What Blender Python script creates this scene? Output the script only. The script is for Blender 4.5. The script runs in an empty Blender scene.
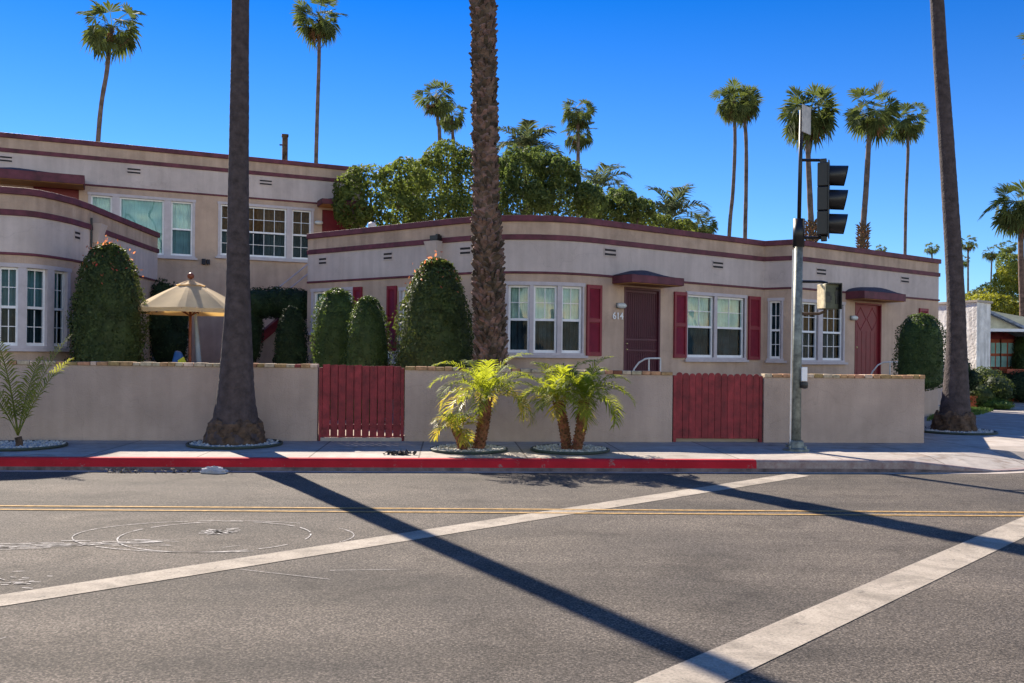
import bpy, math, random
import numpy as np
from mathutils import Vector, Matrix

random.seed(7)
RNG = np.random.default_rng(11)
SC = bpy.context.scene
COL = SC.collection
PI = math.pi

# ------------------------------------------------------------------ camera model (used to read real sizes off the photo)
F = 900.0; CX = 512.0; CY = 355.0; EYE = 1.6
ROLL = math.radians(0.604); CR, SR = math.cos(ROLL), math.sin(ROLL)

def at(px, py, d):
    """point seen at a pixel at depth d"""
    u0, v0 = px - CX, py - CY
    u = u0*CR + v0*SR; v = -u0*SR + v0*CR
    return Vector((u*d/F, d, EYE - v*d/F))

def ground(px, py, z=0.0):
    u0, v0 = px - CX, py - CY
    v = -u0*SR + v0*CR
    return at(px, py, (EYE - z)*F/v)

# ------------------------------------------------------------------ materials
def nd(nt, kind, **kw):
    n = nt.nodes.new(kind)
    for k, v in kw.items():
        setattr(n, k, v)
    return n

def material(name, col, rough=0.85, var=0.12, scale=4.0, bump=0.0, bscale=60.0, metal=0.0, detail=6.0,
             col2=None, trans=0.0, transcol=None, island=0.0, spec=0.4, stain=0.0, emit=None, cracks=0.0, objrand=0.0):
    m = bpy.data.materials.new(name); m.use_nodes = True
    nt = m.node_tree; nt.nodes.clear()
    out = nd(nt, 'ShaderNodeOutputMaterial'); L = nt.links.new
    p = nd(nt, 'ShaderNodeBsdfPrincipled')
    p.inputs['Roughness'].default_value = rough
    p.inputs['Metallic'].default_value = metal
    p.inputs['Specular IOR Level'].default_value = spec
    tc = nd(nt, 'ShaderNodeTexCoord')
    n = nd(nt, 'ShaderNodeTexNoise'); n.inputs['Scale'].default_value = scale; n.inputs['Detail'].default_value = detail
    n.inputs['Roughness'].default_value = 0.62
    L(tc.outputs['Object'], n.inputs['Vector'])
    ramp = nd(nt, 'ShaderNodeValToRGB')
    c2 = col2 if col2 else tuple(c*(1-2.2*var) for c in col)
    c1 = tuple(min(1, c*(1+var)) for c in col)
    ramp.color_ramp.elements[0].position = 0.32; ramp.color_ramp.elements[0].color = (*c2, 1)
    ramp.color_ramp.elements[1].position = 0.68; ramp.color_ramp.elements[1].color = (*c1, 1)
    L(n.outputs['Fac'], ramp.inputs['Fac'])
    colout = ramp.outputs['Color']
    if stain > 0:      # vertical rain streaks and dirt of their own shape
        mp = nd(nt, 'ShaderNodeMapping'); mp.inputs['Scale'].default_value = (5, 5, 0.45)
        L(tc.outputs['Object'], mp.inputs['Vector'])
        s = nd(nt, 'ShaderNodeTexNoise'); s.inputs['Scale'].default_value = 1.3; s.inputs['Detail'].default_value = 8
        L(mp.outputs['Vector'], s.inputs['Vector'])
        r2 = nd(nt, 'ShaderNodeValToRGB')
        r2.color_ramp.elements[0].position = 0.38; r2.color_ramp.elements[0].color = (1-stain, 1-stain*1.05, 1-stain*1.1, 1)
        r2.color_ramp.elements[1].position = 0.62; r2.color_ramp.elements[1].color = (1, 1, 1, 1)
        L(s.outputs['Fac'], r2.inputs['Fac'])
        mx = nd(nt, 'ShaderNodeMixRGB', blend_type='MULTIPLY'); mx.inputs['Fac'].default_value = 1
        L(colout, mx.inputs[1]); L(r2.outputs['Color'], mx.inputs[2]); colout = mx.outputs['Color']
    if cracks > 0:      # fine cracks and old repair patches
        vz = nd(nt, 'ShaderNodeTexNoise'); vz.inputs['Scale'].default_value = 2.5; vz.inputs['Detail'].default_value = 5; L(tc.outputs['Object'], vz.inputs['Vector'])
        vm = nd(nt, 'ShaderNodeMixRGB', blend_type='LINEAR_LIGHT'); vm.inputs['Fac'].default_value = 0.25; L(tc.outputs['Object'], vm.inputs[1]); L(vz.outputs['Color'], vm.inputs[2])
        vo = nd(nt, 'ShaderNodeTexVoronoi', feature='DISTANCE_TO_EDGE'); vo.inputs['Scale'].default_value = 0.55; L(vm.outputs['Color'], vo.inputs['Vector'])
        cr = nd(nt, 'ShaderNodeValToRGB'); cr.color_ramp.elements[0].position = 0.0; cr.color_ramp.elements[0].color = (1-cracks, 1-cracks, 1-cracks, 1); cr.color_ramp.elements[1].position = 0.006; cr.color_ramp.elements[1].color = (1, 1, 1, 1)
        L(vo.outputs['Distance'], cr.inputs['Fac'])
        pn = nd(nt, 'ShaderNodeTexNoise'); pn.inputs['Scale'].default_value = 0.8; pn.inputs['Detail'].default_value = 9; pn.inputs['Roughness'].default_value = 0.7; L(tc.outputs['Object'], pn.inputs['Vector'])
        pr = nd(nt, 'ShaderNodeValToRGB'); e = pr.color_ramp.elements; e[0].position = 0.36; e[0].color = (1-cracks*0.55, 1-cracks*0.55, 1-cracks*0.5, 1); e[1].position = 0.47; e[1].color = (1, 1, 1, 1)
        e2 = pr.color_ramp.elements.new(0.66); e2.color = (1, 1, 1, 1); e3 = pr.color_ramp.elements.new(0.72); e3.color = (1.0+cracks*0.35, 1.0+cracks*0.33, 1.0+cracks*0.3, 1)
        L(pn.outputs['Fac'], pr.inputs['Fac'])
        for q in (cr, pr):
            mx = nd(nt, 'ShaderNodeMixRGB', blend_type='MULTIPLY'); mx.inputs['Fac'].default_value = 1
            L(colout, mx.inputs[1]); L(q.outputs['Color'], mx.inputs[2]); colout = mx.outputs['Color']
    if objrand > 0:
        oi = nd(nt, 'ShaderNodeObjectInfo'); hv = nd(nt, 'ShaderNodeHueSaturation')
        a = nd(nt, 'ShaderNodeMath', operation='MULTIPLY_ADD'); a.inputs[1].default_value = objrand*2; a.inputs[2].default_value = 1-objrand
        L(oi.outputs['Random'], a.inputs[0]); L(a.outputs[0], hv.inputs['Value']); L(colout, hv.inputs['Color']); colout = hv.outputs['Color']
    if island > 0:
        g = nd(nt, 'ShaderNodeNewGeometry')
        hv = nd(nt, 'ShaderNodeHueSaturation')
        a = nd(nt, 'ShaderNodeMath', operation='MULTIPLY_ADD'); a.inputs[1].default_value = island*2; a.inputs[2].default_value = 1-island
        L(g.outputs['Random Per Island'], a.inputs[0]); L(a.outputs[0], hv.inputs['Value'])
        b = nd(nt, 'ShaderNodeMath', operation='MULTIPLY_ADD'); b.inputs[1].default_value = -0.05; b.inputs[2].default_value = 0.525
        L(g.outputs['Random Per Island'], b.inputs[0]); L(b.outputs[0], hv.inputs['Hue'])
        L(colout, hv.inputs['Color']); colout = hv.outputs['Color']
    L(colout, p.inputs['Base Color'])
    if bump > 0:
        bn = nd(nt, 'ShaderNodeTexNoise'); bn.inputs['Scale'].default_value = bscale; bn.inputs['Detail'].default_value = 5
        L(tc.outputs['Object'], bn.inputs['Vector'])
        b = nd(nt, 'ShaderNodeBump'); b.inputs['Strength'].default_value = bump; b.inputs['Distance'].default_value = 0.02
        L(bn.outputs['Fac'], b.inputs['Height']); L(b.outputs['Normal'], p.inputs['Normal'])
    if emit:
        p.inputs['Emission Color'].default_value = (*emit[0], 1); p.inputs['Emission Strength'].default_value = emit[1]
    sh = p.outputs['BSDF']
    if trans > 0:
        t = nd(nt, 'ShaderNodeBsdfTranslucent')
        if transcol:
            t.inputs['Color'].default_value = (*transcol, 1)
        else:
            L(colout, t.inputs['Color'])
        mx = nd(nt, 'ShaderNodeMixShader'); mx.inputs['Fac'].default_value = trans
        L(sh, mx.inputs[1]); L(t.outputs['BSDF'], mx.inputs[2]); sh = mx.outputs['Shader']
    L(sh, out.inputs['Surface'])
    return m

def glass_material(name, tint, refl, wav=0.05, fres=0.25):
    m = bpy.data.materials.new(name); m.use_nodes = True
    nt = m.node_tree; nt.nodes.clear(); L = nt.links.new
    out = nd(nt, 'ShaderNodeOutputMaterial')
    tr = nd(nt, 'ShaderNodeBsdfTransparent'); tr.inputs['Color'].default_value = (*tint, 1)
    gl = nd(nt, 'ShaderNodeBsdfGlossy'); gl.inputs['Roughness'].default_value = 0.02
    gl.inputs['Color'].default_value = (0.9, 0.95, 0.93, 1)
    tc = nd(nt, 'ShaderNodeTexCoord')
    n = nd(nt, 'ShaderNodeTexNoise'); n.inputs['Scale'].default_value = 1.6; n.inputs['Detail'].default_value = 1
    L(tc.outputs['Object'], n.inputs['Vector'])
    b = nd(nt, 'ShaderNodeBump'); b.inputs['Strength'].default_value = wav; b.inputs['Distance'].default_value = 0.2
    L(n.outputs['Fac'], b.inputs['Height']); L(b.outputs['Normal'], gl.inputs['Normal'])
    fr = nd(nt, 'ShaderNodeLayerWeight'); fr.inputs['Blend'].default_value = 0.25
    a = nd(nt, 'ShaderNodeMath', operation='MULTIPLY_ADD', use_clamp=True); a.inputs[1].default_value = fres; a.inputs[2].default_value = refl
    L(fr.outputs['Fresnel'], a.inputs[0])
    mx = nd(nt, 'ShaderNodeMixShader'); L(a.outputs[0], mx.inputs['Fac'])
    L(tr.outputs['BSDF'], mx.inputs[1]); L(gl.outputs['BSDF'], mx.inputs[2])
    L(mx.outputs['Shader'], out.inputs['Surface'])
    return m

M = {}
M['stucco'] = material('tan_stucco', (0.53, 0.378, 0.288), 0.92, 0.09, 1.2, 0.5, 60, stain=0.10, cracks=0.10)
M['frieze'] = material('lilac_grey_stucco', (0.56, 0.468, 0.435), 0.92, 0.07, 1.4, 0.5, 60, stain=0.10, cracks=0.10)
M['parapet'] = material('beige_parapet_stucco', (0.51, 0.365, 0.275), 0.92, 0.1, 1.6, 0.5, 60, stain=0.16, cracks=0.12)
M['front_wall'] = material('garden_wall_stucco', (0.47, 0.350, 0.285), 0.93, 0.09, 0.9, 0.7, 45, stain=0.08, cracks=0.09)
M['maroon'] = material('maroon_trim_paint', (0.125, 0.028, 0.043), 0.65, 0.22, 4, 0.2, 60)
M['shutter'] = material('crimson_shutter_paint', (0.22, 0.015, 0.030), 0.5, 0.1, 6)
M['redwood'] = material('red_gate_paint', (0.285, 0.028, 0.034), 0.65, 0.2, 7, 0.5, 40, stain=0.25, objrand=0.16)
M['reddoor'] = material('red_door_paint', (0.175, 0.010, 0.019), 0.5, 0.08, 5)
M['screen_door'] = material('dark_maroon_door_metal', (0.085, 0.016, 0.03), 0.5, 0.08, 5)
M['trim'] = material('lilac_window_trim_paint', (0.50, 0.44, 0.455), 0.6, 0.06, 6)
M['white'] = material('white_sash_paint', (0.80, 0.79, 0.80), 0.45, 0.04, 8)
M['blind'] = material('pale_green_blind', (0.55, 0.70, 0.63), 0.8, 0.16, 2.2, trans=0.2)  # mottled pane reflections put into the colour; upstairs a pale curtain
M['curtain'] = material('sea_green_curtain', (0.30, 0.52, 0.50), 0.9, 0.1, 3)
M['screen'] = material('insect_screen', (0.060, 0.105, 0.115), 0.6, 0.3, 2.5)
M['amber_blind'] = material('amber_wood_blind', (0.35, 0.16, 0.05), 0.7, 0.2, 9)  # amber-brown reflections in the upper panes, painted on a sheet behind
M['glass'] = glass_material('window_glass', (0.80, 0.90, 0.88), 0.045, 0.16)
M['darkglass'] = glass_material('dark_window_glass', (0.50, 0.56, 0.62), 0.004, fres=0.06)
M['roof'] = material('grey_flat_roof', (0.25, 0.23, 0.21), 0.95)
M['shingle'] = material('dark_shingle', (0.06, 0.055, 0.075), 0.9, 0.25, 12, 0.4, 30)
M['soffit'] = material('ochre_soffit', (0.42, 0.20, 0.06), 0.8)
M['black'] = material('black_enamel', (0.012, 0.012, 0.014), 0.4, 0.1, 5)
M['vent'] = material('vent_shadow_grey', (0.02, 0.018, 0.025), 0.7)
M['brass'] = material('brass', (0.65, 0.50, 0.25), 0.3, 0.05, 5, metal=1.0)
M['steel'] = material('galvanised_steel', (0.20, 0.22, 0.20), 0.55, 0.3, 9, 0.1, 30, metal=0.25)
M['rail'] = material('white_rail_paint', (0.62, 0.60, 0.58), 0.45)
M['lamp_glass'] = material('frosted_lamp_glass', (0.62, 0.63, 0.62), 0.3)
M['concrete'] = material('pale_concrete', (0.40, 0.34, 0.29), 0.9, 0.1, 2, 0.3, 60)
M['kerb_foot'] = material('grimy_kerb_concrete', (0.15, 0.115, 0.115), 0.95, 0.3, 5, 0.4, 40)
M['gravel'] = material('white_gravel', (0.52, 0.50, 0.46), 0.9, 0.25, 30, 0.9, 70, island=0.25)
M['edging'] = material('dark_bed_edging', (0.035, 0.05, 0.04), 0.7)
M['trunk_smooth'] = material('grey_palm_bark', (0.078, 0.058, 0.057), 0.95, 0.22, 9, 1.0, 26, stain=0.14)
M['trunk_boot'] = material('brown_palm_boots', (0.15, 0.097, 0.070), 0.95, 0.3, 7, 0.6, 30, island=0.55)
M['trunk_base'] = material('brown_fibrous_palm_base', (0.10, 0.062, 0.04), 0.97, 0.35, 9, 1.0, 18)
M['far_trunk'] = material('pale_palm_trunk', (0.12, 0.093, 0.078), 0.95, 0.25, 3, 0.4, 12)
M['small_trunk'] = material('rusty_palm_trunk', (0.20, 0.085, 0.04), 0.95, 0.3, 9, 0.6, 30, island=0.35)
M['fan'] = material('fan_palm_green', (0.070, 0.095, 0.034), 0.8, 0.25, 3, island=0.4, trans=0.4, transcol=(0.12, 0.15, 0.03), spec=0.15)
M['feather_far'] = material('far_feather_green', (0.11, 0.14, 0.06), 0.8, 0.2, 3, island=0.35, trans=0.4, spec=0.15)
M['skirt'] = material('dead_palm_brown', (0.20, 0.115, 0.055), 0.9, 0.25, 5, island=0.3, trans=0.2)
M['feather'] = material('pygmy_palm_green', (0.13, 0.18, 0.030), 0.65, 0.25, 4, island=0.4, trans=0.5, transcol=(0.46, 0.50, 0.03), spec=0.2)
M['feather_tip'] = material('yellow_palm_frond', (0.30, 0.25, 0.04), 0.5, 0.25, 4, island=0.3, trans=0.5, transcol=(0.62, 0.48, 0.05))
M['young'] = material('young_palm_olive', (0.20, 0.21, 0.040), 0.6, 0.2, 4, island=0.3, trans=0.5, transcol=(0.32, 0.32, 0.05))
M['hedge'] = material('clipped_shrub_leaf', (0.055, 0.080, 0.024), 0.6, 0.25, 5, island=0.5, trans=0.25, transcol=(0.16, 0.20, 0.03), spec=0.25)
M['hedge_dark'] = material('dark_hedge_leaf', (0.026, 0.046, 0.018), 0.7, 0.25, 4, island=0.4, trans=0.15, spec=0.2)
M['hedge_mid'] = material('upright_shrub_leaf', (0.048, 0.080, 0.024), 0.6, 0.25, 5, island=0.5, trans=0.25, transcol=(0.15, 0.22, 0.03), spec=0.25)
M['redtip'] = material('red_new_leaf', (0.40, 0.085, 0.035), 0.5, 0.2, 5, island=0.35, trans=0.45, transcol=(0.85, 0.30, 0.12))
M['tree_olive'] = material('olive_tree_leaf', (0.115, 0.140, 0.032), 0.7, 0.3, 0.8, island=0.5, trans=0.4, transcol=(0.19, 0.24, 0.04), spec=0.2)
M['tree_dark'] = material('blue_green_tree_leaf', (0.100, 0.140, 0.045), 0.7, 0.3, 0.9, island=0.45, trans=0.4, transcol=(0.18, 0.24, 0.05), spec=0.2)
M['tree_yellow'] = material('yellow_green_tree_leaf', (0.17, 0.19, 0.03), 0.6, 0.3, 0.6, island=0.35, trans=0.45, transcol=(0.40, 0.40, 0.03))
M['bark'] = material('tree_bark', (0.10, 0.075, 0.055), 0.95, 0.3, 6, 0.6, 20)
M['canvas'] = material('cream_canvas', (0.70, 0.53, 0.30), 0.9, 0.06, 4, trans=0.35, transcol=(0.80, 0.52, 0.18))
M['varnish'] = material('varnished_red_wood', (0.20, 0.055, 0.025), 0.45, 0.2, 10)
M['blue_cloth'] = material('pale_blue_cloth', (0.30, 0.38, 0.50), 0.9)
M['blue_bag'] = material('bright_blue_plastic', (0.02, 0.11, 0.42), 0.4)
M['yellow_bag'] = material('lime_plastic', (0.55, 0.60, 0.05), 0.4)
M['whitewash'] = material('rough_whitewash', (0.84, 0.80, 0.76), 0.95, 0.12, 3.0, 1.0, 12, stain=0.25)
M['cream'] = material('cream_boards', (0.62, 0.57, 0.40), 0.8)
M['slate'] = material('slate_roof', (0.26, 0.29, 0.34), 0.8, 0.2, 8, 0.3, 20)
M['terracotta'] = material('terracotta', (0.40, 0.09, 0.045), 0.7, 0.12, 6)
M['grass'] = material('lawn_green', (0.09, 0.16, 0.025), 0.7, 0.25, 4, island=0.3, trans=0.3)
M['sign_back'] = material('bare_sign_metal', (0.50, 0.44, 0.38), 0.5, 0.15, 8, metal=0.2)
M['ped_yellow'] = material('weathered_cream_housing', (0.80, 0.66, 0.42), 0.6, 0.2, 9)
M['ped_olive'] = material('olive_signal_face', (0.085, 0.09, 0.055), 0.55, 0.2, 9)
M['lens'] = material('dark_signal_lens', (0.05, 0.02, 0.015), 0.2)
M['litter'] = material('dry_leaf_litter', (0.24, 0.20, 0.16), 0.95, 0.3, 12, island=0.4)
M['litter_dark'] = material('dark_leaf_litter', (0.07, 0.055, 0.05), 0.95, 0.3, 12, island=0.4)
M['paper'] = material('crumpled_grey_bag', (0.36, 0.35, 0.37), 0.8, 0.15, 10)
M['yellow_paint'] = material('worn_yellow_road_paint', (0.38, 0.23, 0.075), 0.9, 0.25, 12, 0.4, 90)
M['chalk'] = material('faded_white_chalk', (0.46, 0.43, 0.40), 0.95, 0.35, 16)
M['brick_a'] = material('ochre_coping_brick', (0.42, 0.25, 0.12), 0.9, 0.2, 14, 0.4, 40, island=0.25)
M['brick_b'] = material('pale_coping_brick', (0.55, 0.42, 0.30), 0.9, 0.2, 14, 0.4, 40, island=0.25)
M['brick_c'] = material('red_coping_brick', (0.24, 0.07, 0.05), 0.9, 0.2, 14, 0.4, 40, island=0.25)

def ground_material(name, kind):
    m = bpy.data.materials.new(name); m.use_nodes = True
    nt = m.node_tree; L = nt.links.new
    p = nt.nodes['Principled BSDF']; p.inputs['Roughness'].default_value = 0.9
    p.inputs['Specular IOR Level'].default_value = 0.25
    tc = nd(nt, 'ShaderNodeTexCoord'); V = tc.outputs['Object']
    def noise(scale, detail=6, rough=0.6, dist=0.0, vec=None):
        n = nd(nt, 'ShaderNodeTexNoise'); n.inputs['Scale'].default_value = scale
        n.inputs['Detail'].default_value = detail; n.inputs['Roughness'].default_value = rough
        n.inputs['Distortion'].default_value = dist
        L(vec or V, n.inputs['Vector']); return n.outputs['Fac']
    def ramp(fac, a, b, ca, cb):
        r = nd(nt, 'ShaderNodeValToRGB'); e = r.color_ramp.elements
        e[0].position, e[1].position = a, b; e[0].color, e[1].color = (*ca, 1), (*cb, 1)
        L(fac, r.inputs['Fac']); return r.outputs['Color']
    def mul(c, d, fac=1.0, mode='MULTIPLY'):
        x = nd(nt, 'ShaderNodeMixRGB', blend_type=mode)
        if isinstance(fac, float): x.inputs['Fac'].default_value = fac
        else: L(fac, x.inputs['Fac'])
        L(c, x.inputs[1])
        if isinstance(d, tuple): x.inputs[2].default_value = (*d, 1)
        else: L(d, x.inputs[2])
        return x.outputs['Color']
    g = lambda v: (v, v, v)
    if kind == 'asphalt':
        base = ramp(noise(0.5, 6, 0.65), 0.34, 0.66, (0.070, 0.059, 0.050), (0.120, 0.099, 0.079))
        mp = nd(nt, 'ShaderNodeMapping'); mp.inputs['Scale'].default_value = (0.07, 0.9, 1); mp.inputs['Rotation'].default_value = (0, 0, -0.035)
        L(V, mp.inputs['Vector'])
        base = mul(base, ramp(noise(1.0, 5, vec=mp.outputs['Vector']), 0.40, 0.60, g(0.74), g(1.1)))       # wheel lanes
        base = mul(base, ramp(noise(66, 2, 0.6), 0.36, 0.64, g(0.52), g(1.42)))                             # aggregate
        vo = nd(nt, 'ShaderNodeTexVoronoi'); vo.inputs['Scale'].default_value = 88; L(V, vo.inputs['Vector'])
        sp = nd(nt, 'ShaderNodeSeparateColor'); L(vo.outputs['Color'], sp.inputs[0])
        base = mul(base, ramp(sp.outputs[0], 0.25, 0.95, g(0.68), g(1.6)))                                # single stones
        base = mul(base, ramp(noise(1.1, 8, 0.7, 1.0), 0.33, 0.47, (0.68, 0.67, 0.66), g(1.0)))            # oil and tar stains
        vc = nd(nt, 'ShaderNodeTexVoronoi', feature='DISTANCE_TO_EDGE'); vc.inputs['Scale'].default_value = 0.35
        nz = nd(nt, 'ShaderNodeTexNoise'); nz.inputs['Scale'].default_value = 3.0; nz.inputs['Detail'].default_value = 4; L(V, nz.inputs['Vector'])
        va = nd(nt, 'ShaderNodeMixRGB', blend_type='LINEAR_LIGHT'); va.inputs['Fac'].default_value = 0.12
        L(V, va.inputs[1]); L(nz.outputs['Color'], va.inputs[2]); L(va.outputs['Color'], vc.inputs['Vector'])
        base = mul(base, ramp(vc.outputs['Distance'], 0.0, 0.004, g(0.88), g(1.0)))                        # hair cracks
        h = noise(60, 3, 0.8); bs, bd = 1.0, 0.012
    elif kind == 'sidewalk':
        base = ramp(noise(0.8, 6), 0.35, 0.65, (0.32, 0.285, 0.25), (0.43, 0.38, 0.33))
        base = mul(base, ramp(noise(5, 8, 0.7), 0.38, 0.6, g(0.82), g(1.04)))
        base = mul(base, ramp(noise(1.7, 6, 0.6, 1.0), 0.34, 0.42, (0.76, 0.70, 0.66), g(1.0)))
        mp = nd(nt, 'ShaderNodeMapping'); mp.inputs['Rotation'].default_value = (0, 0, -0.07); mp.inputs['Location'].default_value = (0.4, 0.32, 0)
        L(V, mp.inputs['Vector'])
        br = nd(nt, 'ShaderNodeTexBrick'); br.offset = 0.0; br.inputs['Scale'].default_value = 1.0
        br.inputs['Brick Width'].default_value = 1.5; br.inputs['Row Height'].default_value = 1.22
        br.inputs['Mortar Size'].default_value = 0.014; br.inputs['Mortar Smooth'].default_value = 0.3
        br.inputs['Color1'].default_value = (1, 1, 1, 1); br.inputs['Color2'].default_value = (0.86, 0.84, 0.83, 1); br.inputs['Mortar'].default_value = (0.42, 0.38, 0.36, 1)
        L(mp.outputs['Vector'], br.inputs['Vector'])
        base = mul(base, br.outputs['Color'])
        h = noise(90, 4); bs, bd = 0.25, 0.01
    elif kind in ('redkerb', 'kerb'):
        conc = ramp(noise(3, 7), 0.35, 0.65, (0.24, 0.19, 0.18), (0.33, 0.28, 0.255))
        conc = mul(conc, ramp(noise(11, 7, 0.7), 0.3, 0.62, (0.68, 0.50, 0.50), g(1.0)))
        if kind == 'redkerb':
            paint = ramp(noise(2.2, 5), 0.3, 0.7, (0.32, 0.010, 0.018), (0.44, 0.015, 0.028))
            base = mul(conc, paint, ramp(noise(6, 9, 0.78), 0.36, 0.41, g(0.25), g(1.0)), 'MIX')
        else:
            base = conc
        h = noise(50, 4); bs, bd = 0.3, 0.01
    elif kind == 'white_paint':
        base = ramp(noise(2.2, 6), 0.3, 0.7, (0.31, 0.265, 0.21), (0.42, 0.36, 0.29))
        wear = ramp(noise(9, 10, 0.82), 0.35, 0.43, g(0.9), g(0.0))
        base = mul(base, (0.10, 0.09, 0.08), wear, 'MIX')
        base = mul(base, ramp(noise(1.4, 8, 0.7, 2.0), 0.38, 0.55, g(0.70), g(1.0)))
        base = mul(base, ramp(noise(60, 5, 0.85), 0.38, 0.56, g(0.72), g(1.1)))
        h = noise(120, 3, 0.8); bs, bd = 0.6, 0.01
    elif kind == 'earth':
        base = ramp(noise(0.3, 6), 0.35, 0.65, (0.07, 0.07, 0.05), (0.11, 0.10, 0.075)); h = noise(20, 5); bs, bd = 0.6, 0.03
    else:   # yard
        base = ramp(noise(0.7, 6), 0.35, 0.65, (0.30, 0.24, 0.19), (0.40, 0.32, 0.26)); h = noise(40, 5); bs, bd = 0.3, 0.02
    L(base, p.inputs['Base Color'])
    b = nd(nt, 'ShaderNodeBump'); b.inputs['Strength'].default_value = bs; b.inputs['Distance'].default_value = bd
    L(h, b.inputs['Height']); L(b.outputs['Normal'], p.inputs['Normal'])
    return m
for k in ('asphalt', 'sidewalk', 'redkerb', 'kerb', 'white_paint', 'earth', 'yard'):
    M[k] = ground_material(k + '_surface', k)

# ------------------------------------------------------------------ mesh building
def world_loc(o):
    v = Vector((0, 0, 0))
    while o is not None:
        v = v + o.location; o = o.parent
    return v

class MB:
    def __init__(self): self.v = []; self.f = []; self.mi = []
    def add(self, vs, fs, m=0):
        o = len(self.v); self.v.extend([tuple(p) for p in vs])
        for f in fs: self.f.append(tuple(i+o for i in f)); self.mi.append(m)
    def quad(self, a, b, c, d, m=0): self.add([a, b, c, d], [(0, 1, 2, 3)], m)
    def hexa(self, p, m=0):   # 8 points: bottom ring 0-3, top ring 4-7
        self.add(p, [(3, 2, 1, 0), (4, 5, 6, 7), (0, 1, 5, 4), (1, 2, 6, 5), (2, 3, 7, 6), (3, 0, 4, 7)], m)
    def box(self, c, s, rz=0.0, m=0):
        cx, cy, cz = c; a, b, h = s[0]/2, s[1]/2, s[2]/2
        co, si = math.cos(rz), math.sin(rz); p = []
        for z in (-h, h):
            for x, y in ((-a, -b), (a, -b), (a, b), (-a, b)):
                p.append((cx + x*co - y*si, cy + x*si + y*co, cz + z))
        self.hexa(p, m)
    def tube(self, pts, rad, n=10, m=0, cap=True):
        pts = [Vector(p) for p in pts]
        if not hasattr(rad, '__len__'): rad = [rad]*len(pts)
        rings = []; prev = None
        for i, p in enumerate(pts):
            t = (pts[min(i+1, len(pts)-1)] - pts[max(i-1, 0)]).normalized()
            ref = Vector((0, 0, 1)) if abs(t.z) < 0.95 else Vector((1, 0, 0))
            if prev is not None and (prev - t*prev.dot(t)).length > 1e-4: a = (prev - t*prev.dot(t)).normalized()
            else: a = t.cross(ref).normalized()
            prev = a; b = t.cross(a)
            rings.append([p + (a*math.cos(k*2*PI/n) + b*math.sin(k*2*PI/n))*rad[i] for k in range(n)])
        vs = [q for r in rings for q in r]; fs = []
        for i in range(len(pts)-1):
            for k in range(n):
                fs.append((i*n+k, i*n+(k+1) % n, (i+1)*n+(k+1) % n, (i+1)*n+k))
        if cap:
            fs.append(tuple(range(n-1, -1, -1))); fs.append(tuple(range((len(pts)-1)*n, len(pts)*n)))
        self.add(vs, fs, m)
    def lathe(self, c, prof, n=16, m=0):
        vs = []; fs = []
        for r, z in prof:
            for k in range(n): vs.append((c[0]+r*math.cos(2*PI*k/n), c[1]+r*math.sin(2*PI*k/n), c[2]+z))
        for i in range(len(prof)-1):
            for k in range(n): fs.append((i*n+k, i*n+(k+1) % n, (i+1)*n+(k+1) % n, (i+1)*n+k))
        fs.append(tuple(range(n-1, -1, -1))); fs.append(tuple(range((len(prof)-1)*n, len(prof)*n)))
        self.add(vs, fs, m)
    def poly(self, pts, z, m=0): self.add([(x, y, z) for x, y in pts], [tuple(range(len(pts)))], m)
    def prism(self, pts, z0, z1, m=0):
        n = len(pts)
        self.add([(x, y, z0) for x, y in pts] + [(x, y, z1) for x, y in pts],
                 [tuple(range(n-1, -1, -1)), tuple(range(n, 2*n))] + [(i, (i+1) % n, n+(i+1) % n, n+i) for i in range(n)], m)
    def rotz(self, c, a):
        co, si = math.cos(a), math.sin(a)
        self.v = [(c[0]+(x-c[0])*co-(y-c[1])*si, c[1]+(x-c[0])*si+(y-c[1])*co, z) for x, y, z in self.v]
        return self
    def build(self, name, mats, parent=None, smooth=False, local=False, bevel=0.0):
        me = bpy.data.meshes.new(name)
        off = Vector((0, 0, 0)) if (parent is None or local) else world_loc(parent)
        me.from_pydata([(a-off.x, b-off.y, c-off.z) for a, b, c in self.v], [], self.f)
        if not isinstance(mats, (list, tuple)): mats = [mats]
        for mm in mats: me.materials.append(mm)
        if len(mats) > 1: me.polygons.foreach_set('material_index', self.mi)
        if smooth: me.polygons.foreach_set('use_smooth', [True]*len(me.polygons))
        me.update()
        o = bpy.data.objects.new(name, me); COL.objects.link(o)
        if parent: o.parent = parent
        if bevel > 0:
            md = o.modifiers.new('soft_edges', 'BEVEL'); md.width = bevel; md.segments = 2; md.limit_method = 'ANGLE'
        return o

def tag(o, label=None, cat=None, group=None, kind=None):
    if label: o['label'] = label
    if cat: o['category'] = cat
    if group: o['group'] = group
    if kind: o['kind'] = kind
    return o

def thing(name, loc, label, cat, group=None):
    o = bpy.data.objects.new(name, None); COL.objects.link(o)
    o.location = loc; o.empty_display_size = 0.3
    return tag(o, label, cat, group)

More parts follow.
